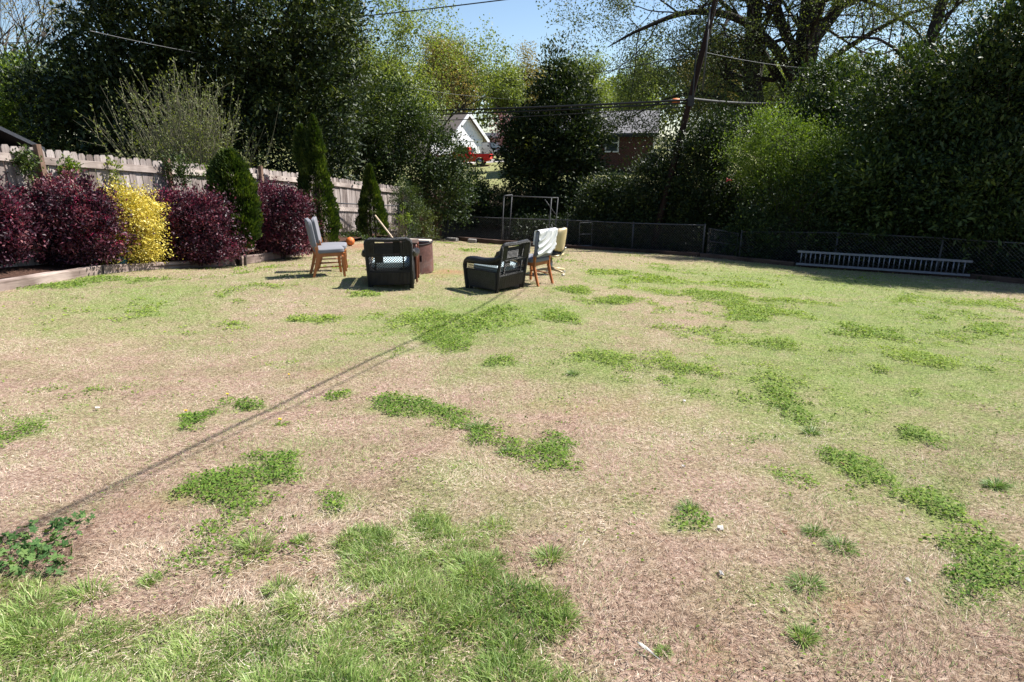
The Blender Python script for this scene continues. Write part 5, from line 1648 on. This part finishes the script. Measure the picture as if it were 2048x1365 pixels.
# pink-leaved shrub by the brick house
evergreen('pink_shrub', 1018, 66, [(1018, 268, 20, 26)], 'pale pink blossoming shrub left of the brick house', 'shrub', M['redbud'], M['bark'], 160, (.12, .6), 90, 30, .4, tone0=.5)
# ------------------------------------------------------------------ furniture round the fire pit
def dining_chair(loc, rz, label, fabric):
    r = empty('dining_chair', loc, rz, label, 'chair', 'honey wood dining chairs round the fire pit')
    w, dp, sh, bh = .48, .52, .46, 1.02
    for s in (-1, 1):
        # front leg: square, slightly sabre
        m = MB()
        pts = [(dp / 2 - .03, s * (w / 2 - .035), .0), (dp / 2 - .045, s * (w / 2 - .035), .2), (dp / 2 - .04, s * (w / 2 - .035), sh - .09)]
        m.bar(pts[0], pts[1], .042); m.bar(pts[1], pts[2], .05)
        m.build('leg', M['orange_wood'], r, bevel=.006)
        # rear leg: sweeps back below, leans back above
        prof = [(-.335, 0), (-.275, .2), (-.235, .36), (-.235, .46), (-.26, .62), (-.2, .62), (-.175, .46), (-.175, .36), (-.222, .2), (-.29, 0)]
        y0 = s * (w / 2 - .03)
        MB().prism(prof, y0 - .02, y0 + .02).build('leg', M['orange_wood'], r, bevel=.005)
        MB().tube([(-.24, s * (w / 2 - .035), .19), (dp / 2 - .05, s * (w / 2 - .035), .19)], .012, 8).build('stretcher', M['orange_wood'], r, True)
    m = MB()
    m.box((dp / 2 - .04, 0, sh - .05), (.03, w - .1, .075)); m.box((-.2, 0, sh - .05), (.03, w - .09, .075))
    for s in (-1, 1): m.box((.01, s * (w / 2 - .035), sh - .05), (dp - .13, .028, .075))
    m.build('seat_rail', M['orange_wood'], r, bevel=.004)
    soft_box('seat', (dp - .02, w + .01, .085), fabric, r, (.015, 0, sh + .012), (0, 0, 0), 7, 10, .35)
    # upholstered back, leaning
    b = soft_box('backrest', (.075, w, bh - .53), fabric, r, (-.268, 0, .53 + (bh - .53) / 2), (0, -.13, 0), 9, 10)
    MB().tube([(-.225, -(w / 2 - .012), .55), (-.31, -(w / 2 - .012), bh - .03), (-.31, w / 2 - .012, bh - .03), (-.225, w / 2 - .012, .55)], .007, 6).build('piping', fabric, b).matrix_parent_inverse = b.matrix_basis.inverted()
    return r
pA = hit(660, 551); pB = hit(669, 541)
cA = dining_chair(pA, R(24), 'grey upholstered wooden dining chair nearest the camera on the left', M['grey_fabric'])
cB = dining_chair(pB, R(12), 'grey upholstered dining chair half hidden behind the nearer one', M['grey_fabric'])
pW = onto(1066, 15.3)
cW = dining_chair(pW, R(138), 'honey wood dining chair under a white draped cloth', M['grey_fabric'])
# the cloth: over the top of the back, hanging in swags
def drape():
    w, bh = .475, 1.03
    nu, nv = 46, 40
    V, Fs = [], []
    ang = -.13
    for j in range(nv + 1):
        v = j / nv                       # 0 back bottom .. 1 front bottom
        for i in range(nu + 1):
            u = i / nu - .5
            y = u * (w + .03)
            if v < .62:                  # outer (rear) side
                t = 1 - v / .62          # 1 bottom, 0 top
                ln = .42 + .05 * math.sin(u * 3) + .17 * max(0, .3 - abs(u + .22))
                z = bh - t * ln
                sw = .5 - u
                fold = .013 * math.sin(22 * (math.hypot(u - .42, t * 1.1 - .05)) * 1.0) * t ** .6
                x = -.352 - .0 * t + (.13 * t * ln) - .012 - abs(fold) * 1.4 - fold
            elif v < .72:
                t = (v - .62) / .1; z = bh + .012 * math.sin(math.pi * t); x = -.364 + .10 * t
            else:
                t = (v - .72) / .28; ln = .3 + .04 * math.sin(u * 9)
                z = bh - t * ln; x = -.262 + .13 * t * ln + .012 + .006 * math.sin(u * 40)
            V.append((x, y, z))
    for j in range(nv):
        for i in range(nu):
            a = j * (nu + 1) + i
            Fs.append((a, a + 1, a + nu + 2, a + nu + 1))
    # sides
    me = MB().add(V, Fs).mesh('draped_cloth', M['white_cloth'], True)
    o = link('draped_cloth', me)
    md = o.modifiers.new('thick', 'SOLIDIFY'); md.thickness = .006; md.offset = 0
    o.location = pW; o.rotation_euler = (0, 0, R(138))
    tag(o, 'white cloth hanging in swags over the back of the dining chair', 'cloth')
drape()

def wicker_chair(loc, rz, label):
    r = empty('wicker_armchair', loc, rz, label, 'armchair', 'black wicker armchairs round the fire pit')
    WK = M['wicker']
    w, h = .74, .86
    hw = w / 2
    def back(y, z):   # point on the leaning back plane
        return Vector((-.30 - .20 * max(0, z - .1), y, z))
    # back frame
    for s in (-1, 1):
        MB().tube([back(s * hw * .96, 0), back(s * hw * .98, .4), back(s * hw, .78), back(s * hw * .97, h - .02)], [.03, .03, .032, .03], 8).build('back_post', WK, r, True)
    MB().tube([back(-hw * .98, h - .04), back(-hw * .8, h), back(0, h - .012), back(hw * .8, h), back(hw * .98, h - .04)], .036, 8).build('top_rail', WK, r, True)
    m = MB()
    for z in (.31, .58): m.bar(back(-hw * .95, z), back(hw * .95, z), .03)
    for y in (-.62, .62): m.bar(back(y * hw, .3), back(y * hw, h - .03), .024)
    m.build('back_rail', WK, r)
    # woven bands: dense panels
    def panel(m, y0, y1, z0, z1, t=.016):
        c = [back(y0, z0), back(y1, z0), back(y1, z1), back(y0, z1)]
        n = Vector((t, 0, 0))
        vs = [p - n for p in c] + [p + n for p in c]
        m.add(vs, [(0, 1, 2, 3), (7, 6, 5, 4), (0, 4, 5, 1), (1, 5, 6, 2), (2, 6, 7, 3), (3, 7, 4, 0)])
    m = MB()
    panel(m, -hw * .93, hw * .93, .07, .29); panel(m, -hw * .93, -hw * .66, .60, h - .04); panel(m, hw * .66, hw * .93, .60, h - .04)
    panel(m, -.08, hw * .6, .60, h - .06, .01); panel(m, .1, hw * .6, .46, .6, .01); panel(m, -hw * .58, -hw * .5, .6, h - .05)
    m.build('woven_panel', WK, r)
    m = MB()
    def lat(y0, y1, z0, z1, st):
        k = -int((z1 - z0) / st) - 1
        while y0 + k * st < y1 + (z1 - z0):
            for sg in (1, -1):
                a = y0 + k * st
                A = [a, z0]; B = [a + (z1 - z0), z1]
                if A[0] < y0: A = [y0, z0 + (y0 - a)]
                if B[0] > y1: B = [y1, z1 - (B[0] - y1)]
                if A[0] < B[0] and A[1] < B[1]:
                    if sg > 0: m.tube([back(A[0], A[1]), back(B[0], B[1])], .0052, 4, False)
                    else: m.tube([back(y0 + y1 - A[0], A[1]), back(y0 + y1 - B[0], B[1])], .0052, 4, False)
            k += 1
    lat(-hw * .93, hw * .93, .30, .58, .042)
    lat(-hw * .5, -.08, .59, h - .03, .04)
    for i in range(14):
        y = -hw * .5 + (hw * .5 - .08) * i / 13
        m.tube([back(y, .62), back(y, h - .03)], .004, 4, False)
    o = m.build('lattice', WK, r); o['kind'] = 'stuff'
    # woven strands standing proud of the panels
    m = MB()
    for i in range(38):
        y = -hw * .92 + hw * 1.84 * i / 37
        m.tube([back(y, .08) - Vector((.018, 0, 0)), back(y, .29) - Vector((.018, 0, 0))], .0062, 4, False)
        if abs(y) > hw * .66: m.tube([back(y, .60) - Vector((.018, 0, 0)), back(y, h - .05) - Vector((.018, 0, 0))], .0062, 4, False)
    for i in range(9):
        z = .62 + .022 * i
        m.tube([back(-.07, z) - Vector((.013, 0, 0)), back(hw * .6, z) - Vector((.013, 0, 0))], .006, 4, False)
    for s in (-1, 1):
        for i in range(34):
            x = -.29 + .65 * i / 33
            m.tube([(x, s * (hw + .014), .07), (x, s * (hw + .014), .37)], .0066, 4, False)
    m.build('woven_strand', M['strand'], r)['kind'] = 'stuff'
    # arms: fat rolled tubes that sweep down to the floor at the front
    for s in (-1, 1):
        y = s * (hw + .03)
        arm = [back(s * hw, .66) + Vector((0, s * .02, 0)), Vector((-.3, y, .60)), Vector((-.08, y + s * .02, .565)), Vector((.14, y + s * .03, .57)), Vector((.30, y + s * .03, .55)), Vector((.385, y + s * .02, .47)), Vector((.40, y, .34)), Vector((.37, y - s * .01, .02))]
        MB().tube(catmull(arm, 6), [.035 + .03 * math.sin(min(1, i / 30) * math.pi) + .006 for i in range(len(catmull(arm, 6)))], 10, True, .8).build('armrest', WK, r, True)
        m = MB()
        poly = [(-.30, .06), (.37, .06), (.385, .38), (-.33, .38)]
        m.prism(poly, s * hw - .012, s * hw + .012)
        poly = [(-.36, .50), (.36, .47), (.33, .58), (-.38, .60)]
        m.prism(poly, s * hw - .012, s * hw + .012)
        m.build('side_panel', WK, r)
        m = MB()
        for i in range(30):
            x = -.34 + .70 * i / 29
            for q in (.035, -.035):
                m.tube([(x, s * hw, .375), (x + q, s * hw, .5)], .0048, 4, False)
        m.build('lattice', WK, r)['kind'] = 'stuff'
    # front skirt, seat and cushion
    MB().box((.36, 0, .2), (.024, w - .05, .26)).build('front_skirt', WK, r)
    MB().box((.03, 0, .325), (.66, w - .05, .03)).build('seat', WK, r)
    for x in (.33, -.28):
        for s in (-1, 1):
            MB().tube([(x, s * (hw - .04), 0), (x, s * (hw - .04), .1)], .028, 8).build('leg', WK, r, True)
    soft_box('cushion', (.60, w - .1, .12), M['cushion'], r, (.03, 0, .40), (0, 0, 0), 7, 8, .25)
    return r
wicker_chair(onto(782, 14.1), R(97), 'black wicker armchair seen from behind in front of the fire pit')
wicker_chair(onto(994, 14.55), R(140), 'black wicker armchair turned sideways beside the draped chair')

# office swivel chair
po = hit(1102, 549)
oc = empty('office_chair', po, R(150), 'old beige plastic swivel office chair behind the draped chair', 'office chair')
for k in range(5):
    a = 2 * math.pi * k / 5 + .4
    d = Vector((math.cos(a), math.sin(a), 0))
    lg = MB().tube([d * .04 + Vector((0, 0, .12)), d * .2 + Vector((0, 0, .105)), d * .33 + Vector((0, 0, .075))], [.03, .025, .02], 8).build('base_arm', M['beige_plastic'], oc, True)
    c = MB()
    for s in (-1, 1):
        t = Vector((-d.y, d.x, 0)) * .018 * s
        pts = [d * .33 + t + Vector((math.cos(q) * .028 * d.x, math.cos(q) * .028 * d.y, .03 + math.sin(q) * .028)) for q in np.linspace(0, 2 * math.pi, 11)[:-1]]
        c.add([d * .33 + t * 1.6 + Vector((0, 0, .03))] + pts, [(0, i + 1, (i + 1) % 10 + 1) for i in range(10)])
        c.tube([d * .33 + t * .5 + Vector((0, 0, .03)), d * .33 + t * 1.5 + Vector((0, 0, .03))], .029, 10)
    c.build('castor', M['cream_vinyl'], lg)
MB().lathe([(.03, .1), (.03, .28), (.022, .28), (.022, .42)], n=12).build('gas_column', M['steel'], oc, True)
soft_box('seat_shell', (.48, .48, .06), M['beige_plastic'], oc, (0, 0, .43), (0, 0, 0), 4, 8)
soft_box('seat', (.47, .47, .09), M['black_fabric'], oc, (.01, 0, .485), (0, 0, 0), 4, 8, .2)
def shell(off, mat, nm, sc=1.0, th=.02):
    m = MB(); nu, nv = 14, 14; V = []
    for k in (0, 1):
        for j in range(nv + 1):
            v = j / nv
            hw_ = .215 * sc * (1 - (2 * v - 1) ** 4 * .35) * (1 if 0 < v < 1 else .8)
            for i in range(nu + 1):
                u = 2 * i / nu - 1
                V.append((-.27 - .07 * v + .10 * u * u + off + k * th, u * hw_, .52 + (.5 - .02) * v * 1 + .0))
    n = (nu + 1) * (nv + 1); Fs = []
    for j in range(nv):
        for i in range(nu):
            a = j * (nu + 1) + i
            Fs += [(a, a + 1, a + nu + 2, a + nu + 1), (n + a + nu + 1, n + a + nu + 2, n + a + 1, n + a)]
    per = [i for i in range(nu + 1)] + [j * (nu + 1) + nu for j in range(1, nv + 1)] + [nv * (nu + 1) + i for i in range(nu - 1, -1, -1)] + [j * (nu + 1) for j in range(nv - 1, 0, -1)]
    for a, b in zip(per, per[1:] + per[:1]): Fs.append((b, a, n + a, n + b))
    return m.add(V, Fs).build(nm, mat, oc, True)
shell(0, M['beige_plastic'], 'back_shell'); shell(.022, M['cream_vinyl'], 'back_pad', .96, .045)
MB().bar((-.2, 0, .41), (-.33, 0, .6), .05, .02).build('back_support', M['steel'], oc)
for s in (-1, 1):
    MB().tube(catmull([Vector((-.05, s * .24, .43)), Vector((-.04, s * .29, .55)), Vector((-.02, s * .29, .66)), Vector((.12, s * .28, .67)), Vector((.2, s * .28, .66))], 4), .02, 8).build('armrest', M['black_fabric'], oc, True)

# fire pit: rusty steel ring, open top, a hole in its side
pp = onto(819, 16.3)
fp = empty('fire_pit', pp, 0, 'rusty round steel drum fire pit with a dark hole in its side', 'fire pit')
rO, hP = .47, .58
n, mz = 64, 14
hole_a, hole_z, hole_r = math.atan2(-.80, .56), .30, .055
m = MB(); V = []; Fs = []
for k, r_ in ((0, rO), (1, rO - .012)):
    for j in range(mz + 1):
        for i in range(n):
            a = 2 * math.pi * i / n
            rr_ = r_ * (1 + .008 * math.sin(a * 3 + j * .4))
            V.append((rr_ * math.cos(a), rr_ * math.sin(a), hP * j / mz + .01 * math.sin(a * 2)))
nn = n * (mz + 1)
for j in range(mz):
    zc = hP * (j + .5) / mz
    for i in range(n):
        a = 2 * math.pi * (i + .5) / n
        da = (a - hole_a + math.pi) % (2 * math.pi) - math.pi
        if abs(da * rO) < .047 and abs(zc - hole_z) < .065: continue
        i2 = (i + 1) % n
        Fs.append((j * n + i, j * n + i2, (j + 1) * n + i2, (j + 1) * n + i))
        Fs.append((nn + (j + 1) * n + i, nn + (j + 1) * n + i2, nn + j * n + i2, nn + j * n + i))
for i in range(n):
    i2 = (i + 1) % n
    Fs.append((mz * n + i, mz * n + i2, nn + mz * n + i2, nn + mz * n + i))
m.add(V, Fs).build('drum', M['rust'], fp)
ringp = [(rO * math.cos(a) * 1.005, rO * math.sin(a) * 1.005, hP + .01 * math.sin(a * 2)) for a in np.linspace(0, 2 * math.pi, 49)]
MB().tube(ringp, .012, 6, False).build('rim', M['soot'], fp, True)
MB().lathe([(.01, .12), (rO - .03, .10), (rO - .02, .02)], n=24, cap=False).build('ash_bed', M['soot'], fp, True)
# board across the rim and a stick leaning in the pit
o = MB().box((0, 0, 0), (.66, .17, .03)).build('wood_board', M['board'], bevel=.004)
o.location = pp + Vector((.12, .02, hP + .027)); o.rotation_euler = (0, .015, -.18)
tag(o, 'bleached board lying across the rim of the fire pit', 'board')
st_a = at(750, 431, 16.55); st_b = pp + Vector((-.06, .12, .25))
o = MB().tube([Vector(), st_b - st_a], [.016, .017], 10).build('broom_stick', M['pale_wood'], None, True)
o.location = st_a
tag(o, 'pale round wooden stick leaning up out of the fire pit', 'stick')

# small wooden side table with turned legs, mostly hidden by the wicker armchair
tp = onto(805, 14.75)
tb = empty('side_table', tp, R(4), 'dark wooden side table with turned legs between armchair and fire pit', 'table')
prof = [(.014, 0), (.02, .03), (.014, .06), (.018, .1), (.024, .3), (.026, .5), (.018, .54), (.03, .57), (.018, .6), (.026, .62), (.026, .68)]
for x in (-.26, .26):
    for y in (-.2, .2):
        l = MB().lathe(prof, n=10).build('leg', M['red_wood'], tb, True); l.location = (x, y, 0)
MB().box((0, 0, .655), (.5, .38, .07)).build('apron', M['red_wood'], tb)
MB().box((0, 0, .705), (.58, .46, .024)).build('table_top', M['dark_timber'], tb, bevel=.005)

# balls
pb_ = hit(701, 492)
bs = empty('basketball', pb_, .6, 'orange basketball on the ground behind the second grey chair', 'ball')
rB = .125
bm3 = bmesh.new(); bmesh.ops.create_uvsphere(bm3, u_segments=24, v_segments=16, radius=rB)
me = bpy.data.meshes.new('ball'); bm3.to_mesh(me); bm3.free(); me.shade_smooth()
o = link('ball_skin', me, M['orange'], bs); o.location = (0, 0, rB)
m = MB()
for ax in range(3):
    ring_ = []
    for a in np.linspace(0, 2 * math.pi, 33):
        c, s = math.cos(a) * rB * 1.001, math.sin(a) * rB * 1.001
        ring_.append(((c, s, rB), (c, 0, rB + s), (0, c, rB + s))[ax])
    m.tube(ring_, .0025, 4, False)
m.build('seam', M['seam'], bs)
pt2 = hit(243, 541); pt2 = onto(243, 15.5, .07)
ts = empty('toy_ball', pt2, .3, 'turquoise toy ball lying behind the timber under the yellow shrub', 'ball')
bm3 = bmesh.new(); bmesh.ops.create_uvsphere(bm3, u_segments=20, v_segments=14, radius=.1)
me = bpy.data.meshes.new('ball'); bm3.to_mesh(me); bm3.free(); me.shade_smooth()
o = link('ball_skin', me, M['turquoise'], ts); o.location = (0, 0, .1)
m = MB(); m.lathe([(.085, .053), (.1005, .0), (.085, -.053)], n=20, cap=False)
o = m.build('yellow_panel', M['ball_stripe'], ts, True); o.location = (.0, 0, .1); o.scale = (1.01, 1.01, .5); o.rotation_euler = (.3, 1.2, 0)

# ------------------------------------------------------------------ small things on the lawn
def dandelion(px, py, lab, sd):
    rr = np.random.default_rng(sd)
    c = hit(px, py)
    r = empty('dandelion', c, 0, lab, 'dandelion', 'dandelions in the lawn')
    m = MB(); m.tube([(0, 0, 0), (.005, 0, .025), (.004, .004, .045)], .003, 5); m.build('stem', M['stem'], r)
    m = MB()
    for k in range(22):
        a = 2 * math.pi * k / 22; l = .012 * rr.uniform(.8, 1.1)
        b_ = Vector((.004, .004, .045)); d = Vector((math.cos(a), math.sin(a), rr.uniform(.1, .9)))
        s = Vector((-math.sin(a), math.cos(a), 0)) * .004
        m.add([b_, b_ + d * l + s, b_ + d * l - s], [(0, 1, 2)])
    m.lathe([(.004, .044), (.007, .048), (.004, .052)], c=(.004, .004, 0), n=8)
    m.build('flower_head', M['dandelion'], r)
    m = MB()
    for k in range(7):
        a = 2 * math.pi * k / 7 + rr.uniform(-.3, .3); L = rr.uniform(.06, .1)
        d = Vector((math.cos(a), math.sin(a), .18)); s = Vector((-math.sin(a), math.cos(a), 0)) * .012
        m.add([Vector((0, 0, .004)), d * L * .6 + s, d * L + Vector((0, 0, -.012)), d * L * .6 - s], [(0, 1, 2), (0, 2, 3)])
    me = m.mesh('leaf', M['clover']); t = me.attributes.new('tone', 'FLOAT', 'POINT'); t.data.foreach_set('value', np.full(len(me.vertices), .6, np.float32))
    link('leaf', me, None, r)
dandelion(372, 833, 'yellow dandelion at the left end of the small green weeds', 1)
dandelion(455, 799, 'yellow dandelion on bare thatch between two weed patches', 2)
dandelion(578, 759, 'yellow dandelion beside the cable shadow', 3)
dandelion(560, 851, 'tiny yellow dandelion below the cable shadow', 4)
def scrap(px, py, lw, lab, sd, mat, cat='scrap', name='paper_scrap', grp='pale scraps lying on the lawn'):
    rr = random.Random(sd)
    c = hit(px, py)
    m = MB(); n = 9; V = [(0, 0, .012)]
    for k in range(n):
        a = 2 * math.pi * k / n
        V.append((lw[0] * math.cos(a) * rr.uniform(.75, 1.1), lw[1] * math.sin(a) * rr.uniform(.7, 1.15), rr.uniform(.0, .012)))
    V += [(x, y, z - .003) for x, y, z in V]
    F_ = [(0, k + 1, (k + 1) % n + 1) for k in range(n)] + [(n + 1, n + 1 + (k + 1) % n + 1, n + 1 + k + 1) for k in range(n)] + [(k + 1, n + 2 + k, n + 2 + (k + 1) % n, (k + 1) % n + 1) for k in range(n)]
    o = m.add(V, F_).build(name, mat)
    o.location = c + Vector((0, 0, .016)); o.rotation_euler = (.25, .1, rr.uniform(0, 3))
    tag(o, lab, cat, grp)
scrap(1440, 1062, (.022, .016), 'white scrap right of the small clover patch', 1, M['paper'])
scrap(1441, 1154, (.022, .009), 'thin pale scrap on the lawn below the small clover patch', 2, M['paper'])
scrap(1814, 1168, (.022, .008), 'pale scrap at the left end of the bright clover on the right', 3, M['paper'])
scrap(1365, 938, (.018, .01), 'small white scrap on brown thatch right of centre', 4, M['paper'])
scrap(195, 820, (.025, .018), 'small pale scrap alone on the left lawn', 5, M['paper'])
scrap(1368, 806, (.025, .014), 'tiny white scrap in the middle right of the lawn', 6, M['paper'])
scrap(1567, 1072, (.02, .009), 'small brown dry leaf left of the dark tufts', 7, M['dry_leaf'], 'leaf', 'dry_leaf', None)
scrap(1683, 932, (.02, .012), 'reddish dry leaf lying in the clover strip', 8, M['dry_leaf'], 'leaf', 'dry_leaf', None)
# feather
c = hit(1297, 1312)
fr = empty('feather', c + Vector((0, 0, .02)), 2.25, 'white feather lying on the thatch near the bottom edge', 'feather')
m = MB(); m.tube([(-.05, 0, 0), (0, .004, .006), (.045, 0, .002)], [.0014, .001, .0005], 5); m.build('quill', M['paper'], fr)
m = MB()
for k in range(18):
    t = -.025 + .066 * k / 17; wd = .007 * math.sin(math.pi * (k + 1.5) / 20)
    for s in (-1, 1):
        m.add([(t, 0, .006), (t + .006, 0, .006), (t + .014, s * wd, .004), (t + .008, s * wd, .004)], [(0, 1, 2, 3)])
m.build('vane', M['paper'], fr)
bpy.context.view_layer.update()
